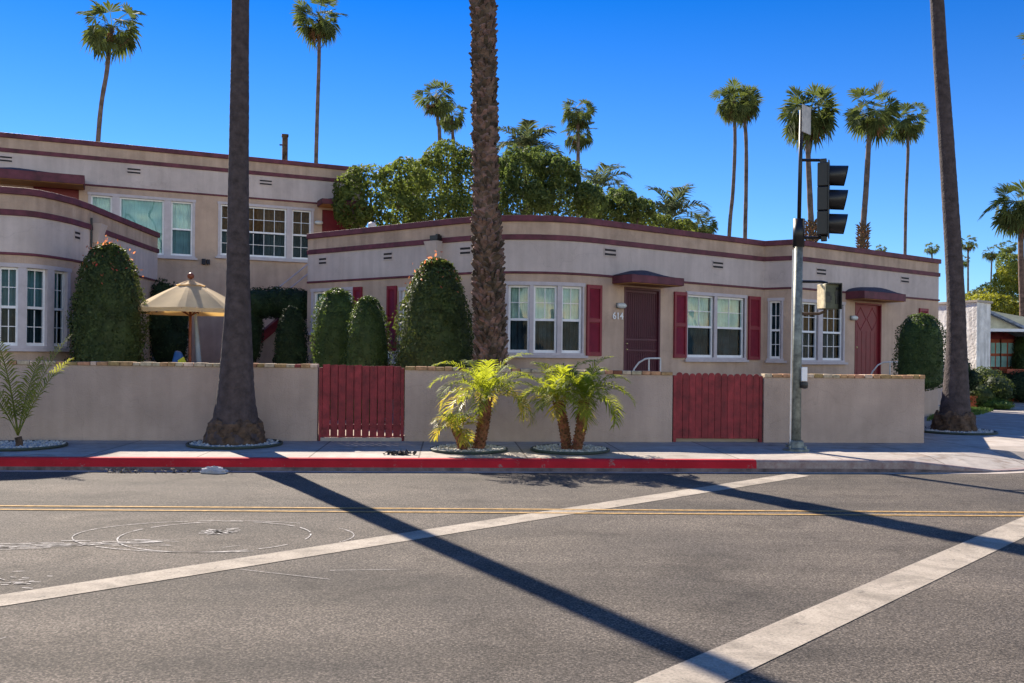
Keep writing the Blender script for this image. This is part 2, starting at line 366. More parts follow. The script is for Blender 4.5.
def np_mesh(name, verts, quads, mats, parent=None, mi=None, local=False, tris=False):
    me = bpy.data.meshes.new(name)
    verts = np.asarray(verts, dtype=np.float64)
    if parent is not None and not local:
        w = world_loc(parent); verts = verts - np.array([w.x, w.y, w.z])
    n = 3 if tris else 4
    quads = np.asarray(quads, dtype=np.int32)
    me.vertices.add(len(verts)); me.vertices.foreach_set('co', verts.ravel())
    me.loops.add(quads.size); me.loops.foreach_set('vertex_index', quads.ravel())
    me.polygons.add(len(quads))
    me.polygons.foreach_set('loop_start', np.arange(len(quads), dtype=np.int32)*n)
    if not isinstance(mats, (list, tuple)): mats = [mats]
    for m in mats: me.materials.append(m)
    if mi is not None: me.polygons.foreach_set('material_index', np.asarray(mi, dtype=np.int32))
    me.update(calc_edges=True); me.validate()
    o = bpy.data.objects.new(name, me); COL.objects.link(o)
    if parent is not None: o.parent = parent
    return o

def unit(a): return a/np.maximum(np.linalg.norm(a, axis=1, keepdims=True), 1e-9)

def leaf_quads(P, N, size, ratio=0.5, jitter=0.6, up=0.0, rng=RNG):
    """leaf shaped quads at points P, facing roughly N"""
    n = len(P)
    nn = unit(N + rng.normal(0, jitter, (n, 3)))
    a = rng.normal(0, 1, (n, 3)); a[:, 2] += up
    a = unit(a - nn*np.sum(a*nn, axis=1, keepdims=True)); b = np.cross(nn, a)
    s = (size*rng.uniform(0.65, 1.3, n))[:, None]
    V = np.empty((n, 4, 3))
    V[:, 0] = P - a*s*0.5; V[:, 1] = P + b*s*ratio*0.5 + nn*s*0.08
    V[:, 2] = P + a*s*0.5; V[:, 3] = P - b*s*ratio*0.5 + nn*s*0.08
    return V.reshape(-1, 3), np.arange(4*n).reshape(-1, 4)

# ------------------------------------------------------------------ paths (facade lines)
class Path:
    def __init__(self, pts):
        self.p = np.array([(q[0], q[1]) for q in pts], dtype=float)
        d = np.diff(self.p, axis=0); self.s = np.concatenate([[0], np.cumsum(np.hypot(d[:, 0], d[:, 1]))])
        t = d/np.hypot(d[:, 0], d[:, 1])[:, None]
        n = np.stack([t[:, 1], -t[:, 0]], axis=1)
        vn = np.vstack([n[:1], n[:-1]+n[1:], n[-1:]])
        self.n = vn/np.hypot(vn[:, 0], vn[:, 1])[:, None]
        k = np.sum(self.n[1:-1]*n[1:], axis=1); self.n[1:-1] /= np.maximum(k, 0.5)[:, None]
        self.len = self.s[-1]; self.smax = self.len
    def P(self, s, off=0.0):
        x = np.interp(s, self.s, self.p[:, 0]) + off*np.interp(s, self.s, self.n[:, 0])
        y = np.interp(s, self.s, self.p[:, 1]) + off*np.interp(s, self.s, self.n[:, 1])
        return (float(x), float(y))
    def N(self, s):
        a = self.P(s-0.02); b = self.P(s+0.02); l = math.hypot(b[0]-a[0], b[1]-a[1])
        return ((b[1]-a[1])/l, -(b[0]-a[0])/l)
    def at_px(self, px, py=300.0):
        best = None
        ss = np.linspace(0, self.smax, 4000)
        x = np.interp(ss, self.s, self.p[:, 0]); y = np.interp(ss, self.s, self.p[:, 1])
        q = CX + (x*F/y - (py-CY)*SR)/CR
        i = int(np.argmin(np.abs(q-px)))
        return float(ss[i])
    def z_at(self, s, px, py):
        return at(px, py, self.P(s)[1]).z
    def breaks(self, s0, s1, step=0.5):
        b = [s0, s1] + [x for x in self.s if s0 < x < s1]
        out = sorted(b); r = [out[0]]
        for x in out[1:]:
            while x - r[-1] > step*1.5: r.append(r[-1]+step)
            if x - r[-1] > 1e-4: r.append(x)
        return r

def band(mb, path, s0, s1, z0, z1, o0, o1, m=0):
    br = path.breaks(s0, s1, 1.0)
    vs = []
    for s in br:
        a = path.P(s, o0); b = path.P(s, o1)
        vs += [(*a, z0), (*b, z0), (*b, z1), (*a, z1)]
    fs = []
    for i in range(len(br)-1):
        for k in range(4): fs.append((4*i+k, 4*i+(k+1) % 4, 4*i+4+(k+1) % 4, 4*i+4+k))
    fs.append((0, 1, 2, 3)[::-1]); e = 4*(len(br)-1); fs.append((e, e+1, e+2, e+3))
    mb.add(vs, fs, m)

def facade(mb, path, z0, z1, openings, depth=0.16):
    """wall face with openings cut through and their reveals"""
    S = set(path.breaks(0, path.len, 0.6)); Z = {z0, z1}
    for a, b, c, d in openings: S |= {a, b}; Z |= {c, d}
    S = sorted(S); S = [s for i, s in enumerate(S) if i == 0 or s-S[i-1] > 1e-4]; Z = sorted(Z)
    def op(i, j):
        if not (0 <= i < len(S)-1 and 0 <= j < len(Z)-1): return False
        x, z = (S[i]+S[i+1])/2, (Z[j]+Z[j+1])/2
        return any(a < x < b and c < z < d for a, b, c, d in openings)
    for i in range(len(S)-1):
        A, B = path.P(S[i]), path.P(S[i+1]); Ai, Bi = path.P(S[i], -depth), path.P(S[i+1], -depth)
        for j in range(len(Z)-1):
            za, zb = Z[j], Z[j+1]
            if not op(i, j): mb.quad((*A, za), (*B, za), (*B, zb), (*A, zb))
            else:
                if not op(i-1, j): mb.quad((*A, za), (*Ai, za), (*Ai, zb), (*A, zb))
                if not op(i+1, j): mb.quad((*B, za), (*B, zb), (*Bi, zb), (*Bi, za))
                if not op(i, j-1): mb.quad((*A, za), (*B, za), (*Bi, za), (*Ai, za))
                if not op(i, j+1): mb.quad((*A, zb), (*Ai, zb), (*Bi, zb), (*B, zb))

class Chord:
    """a flat local frame between two points on a facade: a along, z up, o outwards"""
    def __init__(self, A, B):
        self.A = A; self.l = math.hypot(B[0]-A[0], B[1]-A[1])
        self.t = ((B[0]-A[0])/self.l, (B[1]-A[1])/self.l); self.n = (self.t[1], -self.t[0])
    def pt(self, a, o, z): return (self.A[0]+self.t[0]*a+self.n[0]*o, self.A[1]+self.t[1]*a+self.n[1]*o, z)
    def box(self, mb, a0, a1, z0, z1, o0, o1, m=0):
        p = []
        for z in (z0, z1):
            for a, o in ((a0, o1), (a1, o1), (a1, o0), (a0, o0)): p.append(self.pt(a, o, z))
        mb.hexa(p, m)

def chord(path, sa, sb): return Chord(path.P(sa), path.P(sb))

def sash(path, parent, sa, sb, z0, z1, style):
    """one double hung unit: white sash bars, upper and lower panes, blind or screen behind"""
    c = chord(path, sa, sb); w = 0.045; L = c.l
    zm = z0 + (z1-z0)*style.get('mid', 0.49)
    mb = MB()
    o0, o1 = -0.10, -0.045
    c.box(mb, 0, w, z0, z1, o0, o1); c.box(mb, L-w, L, z0, z1, o0, o1)
    c.box(mb, w, L-w, z0, z0+w*1.3, o0, o1); c.box(mb, w, L-w, z1-w, z1, o0, o1)
    double = style.get('double', True)
    if double: c.box(mb, w, L-w, zm-w*0.5, zm+w*0.6, o0-0.003, o1+0.006)
    g = 0.0075
    for (za, zb, (nc, nr)) in (((zm if double else z0), z1, style.get('top', (2, 2))), (z0, zm, style.get('bot', (2, 2)))):
        if not double and zb == zm: continue
        for k in range(1, nc): c.box(mb, w+(L-2*w)*k/nc-g, w+(L-2*w)*k/nc+g, za+w*0.6, zb-w, -0.083, -0.062)
        for k in range(1, nr): c.box(mb, w, L-w, za+(zb-za)*k/nr-g, za+(zb-za)*k/nr+g, -0.081, -0.064)
    s = mb.build('sash', M['white'], parent)
    pm = MB()
    if double:
        pm.quad(c.pt(w, -0.072, z0+w), c.pt(L-w, -0.072, z0+w), c.pt(L-w, -0.072, zm), c.pt(w, -0.072, zm), 1)
        pm.quad(c.pt(w, -0.072, zm), c.pt(L-w, -0.072, zm), c.pt(L-w, -0.072, z1-w), c.pt(w, -0.072, z1-w), 0)
    else:
        pm.quad(c.pt(w, -0.072, z0+w), c.pt(L-w, -0.072, z0+w), c.pt(L-w, -0.072, z1-w), c.pt(w, -0.072, z1-w), 0)
    pm.build('pane', [M[style.get('g1', 'glass')], M[style.get('g2', 'darkglass')]], s.parent)
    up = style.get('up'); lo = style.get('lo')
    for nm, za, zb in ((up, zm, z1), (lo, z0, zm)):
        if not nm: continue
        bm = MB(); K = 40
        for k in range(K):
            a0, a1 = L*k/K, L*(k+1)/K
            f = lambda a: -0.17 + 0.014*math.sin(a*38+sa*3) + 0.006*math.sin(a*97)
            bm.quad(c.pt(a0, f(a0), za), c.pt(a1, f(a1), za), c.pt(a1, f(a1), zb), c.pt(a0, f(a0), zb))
        bm.build('blind', M[nm], s.parent, smooth=True)  # some sheets carry painted reflections

def window(path, parent, pxl, pxr, yt, yb, panels, style, openings, sill=True, pyc=320, label=None, trim_px=None, styles=None):
    """surround trim on the facade, one sash per panel; pixel bounds are only used to read the size"""
    s0, s1 = path.at_px(pxl, pyc), path.at_px(pxr, pyc); pc = (pxl+pxr)/2; sc = path.at_px(pc, pyc)
    z1, z0 = path.z_at(sc, pc, yt), path.z_at(sc, pc, yb)
    openings.append((s0, s1, z0, z1))
    sp = [(path.at_px(a, pyc), path.at_px(b, pyc)) for a, b in panels]
    mb = MB(); tw = 0.0
    edges = [s0] + [x for ab in sp for x in ab] + [s1]
    zz0, zz1 = z0+0.05, z1-0.06
    for k in range(0, len(edges), 2):          # posts between the sashes
        if edges[k+1]-edges[k] > 0.01: band(mb, path, edges[k], edges[k+1], zz0, zz1, -0.12, 0.02)
    band(mb, path, s0-0.02, s1+0.02, zz1, z1+0.015, -0.12, 0.028)
    band(mb, path, s0-0.02, s1+0.02, z0, zz0, -0.12, 0.022)
    w = mb.build('window', M['trim'], parent)
    if label: w['label'] = label
    if sill:
        sm = MB(); band(sm, path, s0-0.07, s1+0.07, z0-0.055, z0-0.002, -0.02, 0.085); sm.build('sill', M['trim'], w)
    for i, (a, b) in enumerate(sp):
        sash(path, w, a, b, zz0, zz1, styles[i] if styles else style)
    return w, s0, s1, z0, z1

def shutter(path, parent, pxl, pxr, yt, yb, pyc=320):
    s0, s1 = path.at_px(pxl, pyc), path.at_px(pxr, pyc); sc = (s0+s1)/2; pc = (pxl+pxr)/2
    z1, z0 = path.z_at(sc, pc, yt), path.z_at(sc, pc, yb)
    c = chord(path, s0, s1); L = c.l; mb = MB(); w = min(0.055, L*0.2)
    c.box(mb, 0, w, z0, z1, 0.006, 0.05); c.box(mb, L-w, L, z0, z1, 0.006, 0.05)
    zm = (z0+z1)/2
    for za, zb in ((z0, z0+0.08), (zm-0.04, zm+0.04), (z1-0.08, z1)): c.box(mb, w, L-w, za, zb, 0.006, 0.047)
    z = z0+0.09
    while z < z1-0.1:
        if not (zm-0.07 < z < zm+0.04):
            mb.add([c.pt(w, 0.034, z), c.pt(L-w, 0.034, z), c.pt(L-w, 0.014, z+0.04), c.pt(w, 0.014, z+0.04)], [(0, 1, 2, 3)])
        z += 0.036
    c.box(mb, w, L-w, z0+0.08, z1-0.08, 0.006, 0.012)
    return mb.build('shutter', M['shutter'], parent)

def vent(path, parent, px, py, wpx):
    s = path.at_px(px, py); d = path.P(s)[1]; z = path.z_at(s, px, py); n = path.N(s)
    t = (-n[1], n[0]); f = max(0.25, abs(t[0]) - t[1]*path.P(s)[0]/d)
    w = wpx*d/F/f
    w = min(w, 0.42); c = chord(path, s-w/2, s+w/2); mb = MB()
    c.box(mb, -0.02, c.l+0.02, z-0.095, z+0.095, 0.003, 0.012, 0)
    for k in (-1, 1):
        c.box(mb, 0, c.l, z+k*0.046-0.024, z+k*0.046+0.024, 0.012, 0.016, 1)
        c.box(mb, 0, c.l, z+k*0.046+0.018, z+k*0.046+0.03, 0.014, 0.035, 0)
    return mb.build('vent', [M['frieze'], M['vent']], parent)

def lamp(path, parent, px, py):
    s = path.at_px(px, py); z = path.z_at(s, px, py); c = chord(path, s-0.12, s+0.12); mb = MB()
    c.box(mb, 0.02, 0.22, z-0.05, z+0.06, 0.0, 0.03, 0)
    l = mb.build('wall_lamp', M['steel'], parent)
    g = MB(); pts = [c.pt(0.0+0.03*k, 0.075, z) for k in range(9)]
    g.tube(pts, [0.03, 0.05, 0.06, 0.062, 0.062, 0.062, 0.06, 0.05, 0.03], 10)
    g.build('lamp_shade', M['lamp_glass'], l, smooth=True)
    return l

# ------------------------------------------------------------------ ground, road, kerb, pavement
def strip(pts, w, z, mb):
    n = len(pts)
    for i in range(n-1):
        a, b = Vector((*pts[i], 0)), Vector((*pts[i+1], 0)); t = (b-a).normalized(); s = Vector((-t.y, t.x, 0))*w/2
        mb.quad((*(a+s).xy, z), (*(a-s).xy, z), (*(b-s).xy, z), (*(b+s).xy, z))

gm = MB(); gm.poly([(-900, -400), (900, -400), (900, 1500), (-900, 1500)], -0.06)
tag(gm.build('ground', M['earth']), kind='structure')

def kerb_y(x): return 11.91 + (x+6.78)*0.0620
def wall_y(x): return 14.24 + (x+8.1)*0.0760
SW = 0.17
kpts = [(-60, kerb_y(-60))] + [(x, kerb_y(x)) for x in np.arange(-40, 6.4, 0.8)]
kx0, ky0 = 6.4, kerb_y(6.4); a0 = math.atan(0.062); R = 2.6; cxx, cyy = kx0 - R*math.sin(a0), ky0 + R*math.cos(a0)
for k in range(1, 11):
    a = a0 + (math.radians(61)-a0)*k/10
    kpts.append((cxx + R*math.sin(a), cyy - R*math.cos(a)))
ex, ey = kpts[-1]; kpts.append((ex + 50*math.cos(math.radians(61)), ey + 50*math.sin(math.radians(61))))
kpath = Path(kpts)
def kerb_h(s):
    x = kpath.P(s)[0]
    if kpath.s[-2]-0.5 < s: return SW
    t = min(1, max(0, (x-5.9)/1.1)); t = t*t*(3-2*t)
    return SW*(1-t) + 0.025*t

road = MB(); road.poly([(-90, -60), (90, -60), (90, 60), (-90, 60)], 0.0)
tag(road.build('road', M['asphalt']), kind='structure')
s_red = kpath.at_px(757, 468)
def kerb_run(name, s0, s1, mat):
    mb = MB(); br = kpath.breaks(s0, s1, 0.8); vs = []
    for s in br:
        h = kerb_h(s); a = kpath.P(s, 0.012); b = kpath.P(s, -0.02); c = kpath.P(s, -0.15)
        vs += [(*a, -0.03), (*kpath.P(s, 0.009), min(0.055, h*0.4)), (*kpath.P(s, 0.004), h-0.025), (*b, h), (*c, h), (*c, -0.03)]
    fs = []
    for i in range(len(br)-1):
        for k in range(6): fs.append((6*i+k, 6*i+6+k, 6*i+6+(k+1) % 6, 6*i+(k+1) % 6))
    mb.add(vs, fs); mb.mi = [1 if k % 6 == 0 else 0 for k in range(len(fs))]
    return tag(mb.build(name, [mat, M['kerb_foot']]), kind='structure')
kerb_run('kerb', 0.0, s_red, M['redkerb'])
kerb_run('kerb', s_red, kpath.len, M['kerb'])
gut = MB(); gb = kpath.breaks(0, kpath.len, 1.0)
for i in range(len(gb)-1):
    gut.quad((*kpath.P(gb[i], 0.14), 0.004), (*kpath.P(gb[i+1], 0.14), 0.004), (*kpath.P(gb[i+1], 0.012), 0.006), (*kpath.P(gb[i], 0.012), 0.006))
tag(gut.build('gutter', M['concrete']), kind='structure')
sw = MB(); br = kpath.breaks(0, kpath.len, 0.8); inner = []
for i in range(len(br)-1):
    a, b = br[i], br[i+1]
    pa, pb, qa, qb = kpath.P(a, -0.15), kpath.P(b, -0.15), kpath.P(a, -0.9), kpath.P(b, -0.9)
    sw.quad((*pa, kerb_h(a)-0.002), (*pb, kerb_h(b)-0.002), (*qb, SW), (*qa, SW))
for s in br: inner.append(kpath.P(s, -0.9))
sw.poly(inner + [(60, 80), (-60, 80)], SW)
o = tag(sw.build('sidewalk', M['sidewalk']), kind='structure')

# painted lines
def line_between(name, p, q, w, mat, z=0.004, n=1):
    mb = MB(); strip([p, q], w, z, mb); return tag(mb.build(name, mat), kind='structure')
A1 = Vector(ground(0, 601).xy); B1 = Vector(ground(790, 476.5).xy); A1 = A1 - (B1-A1)*0.8
line_between('crosswalk_line', tuple(A1), tuple(B1 + (B1-A1)*0.015), 0.30, M['white_paint'])
A2 = Vector(ground(680, 683).xy); B2 = Vector(ground(1024, 526.5).xy); D2 = B2-A2
line_between('crosswalk_line', tuple(A2-D2*1.2), tuple(A2+D2*1.75), 0.31, M['white_paint'])
Y0 = Vector(ground(0, 508).xy); Y1 = Vector(ground(1024, 514.6).xy); DY = (Y1-Y0)
for k in (-1, 1):
    off = Vector((-DY.y, DY.x)).normalized()*0.105*k
    line_between('centre_line', tuple(Y0-DY*4+off), tuple(Y1+DY*3+off), 0.06, M['yellow_paint'], 0.006)

ch = MB()
def arc(px0, px1, y0, y1, t0, t1, w):
    c0 = ground((px0+px1)/2, (y0+y1)/2); dn = ground((px0+px1)/2, y1).y; df = ground((px0+px1)/2, y0).y
    cy = (dn+df)/2; ry = (df-dn)/2; rx = (px1-px0)/2*c0.y/F; cx = c0.x
    pts = [(cx+rx*math.cos(t), cy+ry*math.sin(t)) for t in np.linspace(t0, t1, 50)]
    for i in range(len(pts)-1):
        if random.random() < 0.88: strip(pts[i:i+2], w*random.uniform(0.5, 1.2), 0.006, ch)
arc(74, 352, 521, 553, math.radians(60), math.radians(295), 0.012)
arc(74, 352, 521, 553, math.radians(-20), math.radians(35), 0.010)
arc(120, 308, 522, 553, math.radians(-10), math.radians(330), 0.013)
for k in range(70):
    px = random.uniform(-40, 150); py = 547 - px*0.03 + random.gauss(0, 1.6)
    g0 = ground(px, py); strip([(g0.x, g0.y), (g0.x+random.uniform(0.08, 0.3), g0.y+random.uniform(0, 0.03))], random.uniform(0.004, 0.014), 0.006, ch)
for k in range(26):
    px = random.gauss(213, 8); py = random.gauss(532, 1.2)
    g0 = ground(px, py); a = random.choice((0.4, -0.4, 0)); strip([(g0.x, g0.y), (g0.x+0.10, g0.y+a*0.10)], 0.018, 0.006, ch)
for k in range(16):
    px = random.gauss(14, 14); py = random.gauss(580, 5)
    g0 = ground(px, py); strip([(g0.x, g0.y), (g0.x+random.uniform(0.02, 0.1), g0.y+random.gauss(0, 0.02))], 0.009, 0.006, ch)
for (x0, y0, x1, y1) in ((222, 548, 240, 546), (240, 570, 330, 580), (330, 571, 400, 570), (0, 640, 6, 638)):
    a, b = ground(x0, y0), ground(x1, y1); strip([(a.x, a.y), (b.x, b.y)], 0.006, 0.006, ch)
tag(ch.build('chalk_marks', M['chalk']), kind='structure')

YARD = 0.25
wl = lambda x: (x, wall_y(x)+0.10)
yd = MB(); yd.prism([wl(-40), wl(7.0), (9.95, 22.3), (12.2, 26.0), (12.2, 60), (-40, 60)], -0.03, YARD)
tag(yd.build('yard', M['yard']), kind='structure')

# ------------------------------------------------------------------ buildings
TOP = 4.5; B2Z, B3Z = 4.06, 3.32
def roof_pt(px, py, ztop=TOP):
    u0, v0 = px-CX, py-CY; v = -u0*SR + v0*CR
    d = -(ztop-EYE)*F/v; return at(px, py, d)

def mouldings(path, parent, top, b2, b3, s0=0.0, s1=None):
    s1 = path.len if s1 is None else s1
    for z0, z1, o1, oi in ((top-0.115, top+0.012, 0.05, -0.22), (b2-0.055, b2+0.055, 0.035, -0.03), (b3-0.022, b3+0.026, 0.03, -0.03)):
        mb = MB(); band(mb, path, s0, s1, z0, z1, oi, o1); mb.build('moulding', M['maroon'], parent, bevel=0.008)

def shell(path, back, parent, z0, top, b2, b3, openings):
    mb = MB(); facade(mb, path, z0, b3, [o for o in openings])
    pts = [path.P(s) for s in path.breaks(0, path.len, 50)]
    ring = pts + back
    for i in range(len(pts)-1, len(ring)):
        A, B = ring[i], ring[(i+1) % len(ring)]; mb.quad((*A, z0), (*B, z0), (*B, b3), (*A, b3))
    mb.build('wall', M['stucco'], parent)
    for nm, za, zb, mt in (('frieze', b3, b2, M['frieze']), ('parapet', b2, top-0.01, M['parapet'])):
        mb = MB()
        for i in range(len(ring)):
            A, B = ring[i], ring[(i+1) % len(ring)]; mb.quad((*A, za), (*B, za), (*B, zb), (*A, zb))
        mb.build(nm, mt, parent)
    rb = MB(); rb.poly(ring, top-0.3); rb.build('roof', M['roof'], parent)

def fillet(A, C, B, R, n=16):
    A, B, C = Vector(A), Vector(B), Vector(C); a = (A-C).normalized(); b = (B-C).normalized()
    ang = a.angle(b); tl = R/math.tan(ang/2); T1, T2 = C+a*tl, C+b*tl
    cen = C + (a+b).normalized()*(R/math.sin(ang/2)); out = []
    v1, v2 = T1-cen, T2-cen; th = v1.angle(v2); sgn = 1 if v1.x*v2.y-v1.y*v2.x > 0 else -1
    for k in range(n+1):
        q = sgn*th*k/n; out.append((cen.x+v1.x*math.cos(q)-v1.y*math.sin(q), cen.y+v1.x*math.sin(q)+v1.y*math.cos(q)))
    return out

# --- the curved one storey building in the middle
p308, p764, p794, p939 = (roof_pt(308, 234.5), roof_pt(764.5, 241.6), roof_pt(794, 239.9), roof_pt(939, 259.8))
pL2 = roof_pt(455, 219.0); pR2 = roof_pt(640, 225.6)
def inter(p, q, r, s):
    d1 = (q-p).xy; d2 = (s-r).xy; w = (r-p).xy
    t = (w.x*d2.y-w.y*d2.x)/(d1.x*d2.y-d1.y*d2.x); return (p.x+d1.x*t, p.y+d1.y*t)
corner = inter(p308, pL2, p764, pR2)
rear = (p939.x-0.588*5.2, p939.y+0.809*5.2)
main_pts = [tuple(p308.xy)] + fillet(tuple(p308.xy), corner, tuple(p764.xy), 2.5) + [tuple(p764.xy), tuple(p794.xy), tuple(p939.xy), rear]
mp_ = Path(main_pts); mp_.smax = mp_.s[-2]
apt = thing('apartment_building', (0.3, 20.5, YARD), 'curved single storey tan stucco apartment building with maroon bands behind the palms', 'building', 'stucco court buildings')
op = []
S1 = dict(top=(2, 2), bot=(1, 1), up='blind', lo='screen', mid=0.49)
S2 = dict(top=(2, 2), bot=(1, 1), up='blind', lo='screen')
S3 = dict(top=(3, 2), bot=(3, 2), g1='darkglass', up='amber_blind', lo='screen')
window(mp_, apt, 505, 583.5, 282.5, 355.2, [(508, 529.5), (533.5, 557), (561.5, 582)], S1, op, label='triple sash window on the rounded corner')
shutter(mp_, apt, 586, 600.7, 285, 356)
shutter(mp_, apt, 673.2, 685.6, 292, 357.8)
window(mp_, apt, 686.6, 746.2, 293.9, 359.6, [(687.5, 714), (717, 744.5)], S2, op, label='wide double sash window between two crimson shutters')
shutter(mp_, apt, 747.8, 759.3, 296.5, 359.8)
window(mp_, apt, 767.5, 783, 298.5, 360.6, [(769.3, 781)], dict(top=(2, 2), bot=(2, 2), g1='darkglass', up='screen', lo='screen'), op, label='narrow window in the splayed side of the bay')
window(mp_, apt, 796.5, 844.5, 300.8, 362.2, [(798, 818), (822.5, 843)], S3, op, label='two sash bay window with small grid panes')
shutter(mp_, apt, 918.5, 927, 308.5, 364)
window(mp_, apt, 311.5, 353, 288.5, 332.5, [(313.5, 331), (334.5, 351)], dict(top=(1, 1), bot=(1, 1), up='curtain', lo='curtain'), op, label='window with green curtain at the far left end')
shutter(mp_, apt, 354, 362.5, 287, 351)
shutter(mp_, apt, 387.7, 397, 286, 351)
window(mp_, apt, 399.5, 448, 287, 352, [(401, 422), (426, 446.5)], dict(top=(2, 2), bot=(2, 2), up='curtain', lo='screen'), op)
# doors
def door_open(path, pxl, pxr, yt, zb, pyc=320):
    s0, s1 = path.at_px(pxl, pyc), path.at_px(pxr, pyc); z1 = path.z_at((s0+s1)/2, (pxl+pxr)/2, yt)
    op.append((s0, s1, zb, z1)); return s0, s1, z1
FL = 0.95
s0, s1, z1 = door_open(mp_, 624, 660, 288, FL)
c = chord(mp_, s0, s1); L = c.l; mb = MB()
c.box(mb, 0.05, L-0.05, FL, z1-0.05, -0.09, -0.05)
d1 = mb.build('door', M['screen_door'], apt); d1['label'] = 'dark maroon security door with vertical bars'
fr = MB(); c.box(fr, 0, 0.05, FL, z1, -0.12, 0.012); c.box(fr, L-0.05, L, FL, z1, -0.12, 0.012); c.box(fr, 0.05, L-0.05, z1-0.05, z1, -0.12, 0.012)
fr.build('frame', M['screen_door'], d1)
gr = MB()
for k in range(15):
    a = 0.10 + (L-0.2)*k/14; gr.tube([c.pt(a, -0.035, FL+0.06), c.pt(a, -0.035, z1-0.08)], 0.0085, 6)
for z in (FL+0.06, FL+0.78, FL+1.02, z1-0.09): c.box(gr, 0.06, L-0.06, z-0.02, z+0.02, -0.05, -0.028)
gr.build('grille', M['screen_door'], d1)
hd = MB()
for z, nm in ((FL+1.02-0.09, 'deadbolt'), (FL+0.80, 'handle')):
    hd = MB(); hd.lathe(c.pt(0.11, -0.02, z), [(0.001, -0.022), (0.022, -0.015), (0.03, 0), (0.022, 0.015), (0.001, 0.022)], 10)
    hd.build(nm, M['brass'], d1, smooth=True)
s0, s1, z1 = door_open(mp_, 855, 881.3, 303.3, FL)
c = chord(mp_, s0, s1); L = c.l; mb = MB(); c.box(mb, 0.04, L-0.04, FL, z1-0.04, -0.10, -0.06)
d2 = mb.build('door', M['reddoor'], apt); d2['label'] = 'bright red plank door with diamond mouldings'
fr = MB(); c.box(fr, 0, 0.04, FL, z1, -0.12, 0.012); c.box(fr, L-0.04, L, FL, z1, -0.12, 0.012); c.box(fr, 0.04, L-0.04, z1-0.04, z1, -0.12, 0.012)
fr.build('frame', M['reddoor'], d2)
di = MB(); zt = z1-0.12
for k in range(1, 6): c.box(di, L*k/6-0.006, L*k/6+0.006, FL+0.03, z1-0.75, -0.06, -0.054)
for x0 in (0.28, 0.72):
    for (ax, az, bx, bz) in ((x0, zt, x0-0.2, zt-0.3), (x0, zt, x0+0.2, zt-0.3), (x0-0.2, zt-0.3, x0, zt-0.6), (x0+0.2, zt-0.3, x0, zt-0.6)):
        di.tube([c.pt(ax*L, -0.058, az), c.pt(bx*L, -0.058, bz)], 0.008, 6)
di.build('panel_moulding', M['reddoor'], d2)
hd = MB(); hd.lathe(c.pt(0.12, -0.03, FL+0.95), [(0.001, -0.03), (0.03, -0.02), (0.04, 0), (0.03, 0.02), (0.001, 0.03)], 10); hd.build('handle', M['brass'], d2, smooth=True)
shell(mp_, [(p308.x+3.6, p308.y+8.5)], apt, YARD-0.02, TOP, B2Z, B3Z, op)
mouldings(mp_, apt, TOP, B2Z, B3Z)
for px, py, w in ((610, 252.3, 11), (717.7, 265, 10), (821, 271.8, 9), (904.7, 279.8, 7.5), (323, 261, 7), (388, 256, 8), (465.5, 250.6, 10)): vent(mp_, apt, px, py, w)
lamp(mp_, apt, 619.5, 305.8); lamp(mp_, apt, 852, 318)

def canopy(path, parent, pxl, pxr, yf0, yf1, ytop, proj, arch, pyc=290):
    s0, s1 = path.at_px(pxl, pyc), path.at_px(pxr, pyc); sc = (s0+s1)/2; pc = (pxl+pxr)/2
    z0, z1 = path.z_at(sc, pc, yf1), path.z_at(sc, pc, yf0); zt = path.z_at(sc, pc, ytop)
    c = chord(path, s0, s1); L = c.l; mb = MB(); c.box(mb, 0, L, z0, z1, 0.0, proj)
    o = mb.build('canopy', M['maroon'], parent, bevel=0.01)
    so = MB(); c.box(so, 0.03, L-0.03, z0-0.012, z0-0.002, 0.0, proj-0.03); so.build('soffit', M['soffit'], o)
    rf = MB(); K = 14
    for k in range(K):
        a0, a1 = L*k/K, L*(k+1)/K
        h = (lambda a: (zt-z1)*math.sin(PI*a/L)**0.6) if arch else (lambda a: (zt-z1)*min(1, a/(L*0.36), (L-a)/(L*0.55)))
        p = [c.pt(a0, proj, z1), c.pt(a1, proj, z1), c.pt(a1, 0.0, z1+0.005), c.pt(a0, 0.0, z1+0.005),
             c.pt(a0, proj*0.55, z1+h(a0)+0.012), c.pt(a1, proj*0.55, z1+h(a1)+0.012), c.pt(a1, 0, z1+h(a1)*1.15+0.012), c.pt(a0, 0, z1+h(a0)*1.15+0.012)]
        rf.hexa(p)
    rf.build('roof', M['shingle'], o)
canopy(mp_, apt, 612, 664, 278, 285.6, 272.5, 0.62, False)
canopy(mp_, apt, 845.5, 887, 293.5, 300.8, 288.5, 0.55, True)
# house number beside the first door
def text_mesh(body, size, parent, mat, origin, t, n, name):
    cu = bpy.data.curves.new('number_curve', 'FONT'); cu.body = body; cu.size = size; cu.extrude = 0.006; cu.align_x = 'CENTER'; cu.offset = 0.002
    tmp = bpy.data.objects.new('number_tmp', cu); COL.objects.link(tmp)
    bpy.context.view_layer.update()
    me = bpy.data.meshes.new_from_object(tmp.evaluated_get(bpy.context.evaluated_depsgraph_get()))
    bpy.data.objects.remove(tmp)
    me.name = name; w = world_loc(parent)
    for v in me.vertices:
        x, y, z = v.co
        v.co = (origin[0]+t[0]*x+n[0]*z-w.x, origin[1]+t[1]*x+n[1]*z-w.y, origin[2]+y-w.z)
    me.materials.clear(); me.materials.append(mat)
    o = bpy.data.objects.new(name, me); COL.objects.link(o); o.parent = parent; return o
s = mp_.at_px(617.5, 317); n = mp_.N(s); P = mp_.P(s, 0.02)
text_mesh('614', 0.21, apt, M['white'], (*P, mp_.z_at(s, 617.5, 319.2)), (-n[1], n[0]), n, 'house_number')
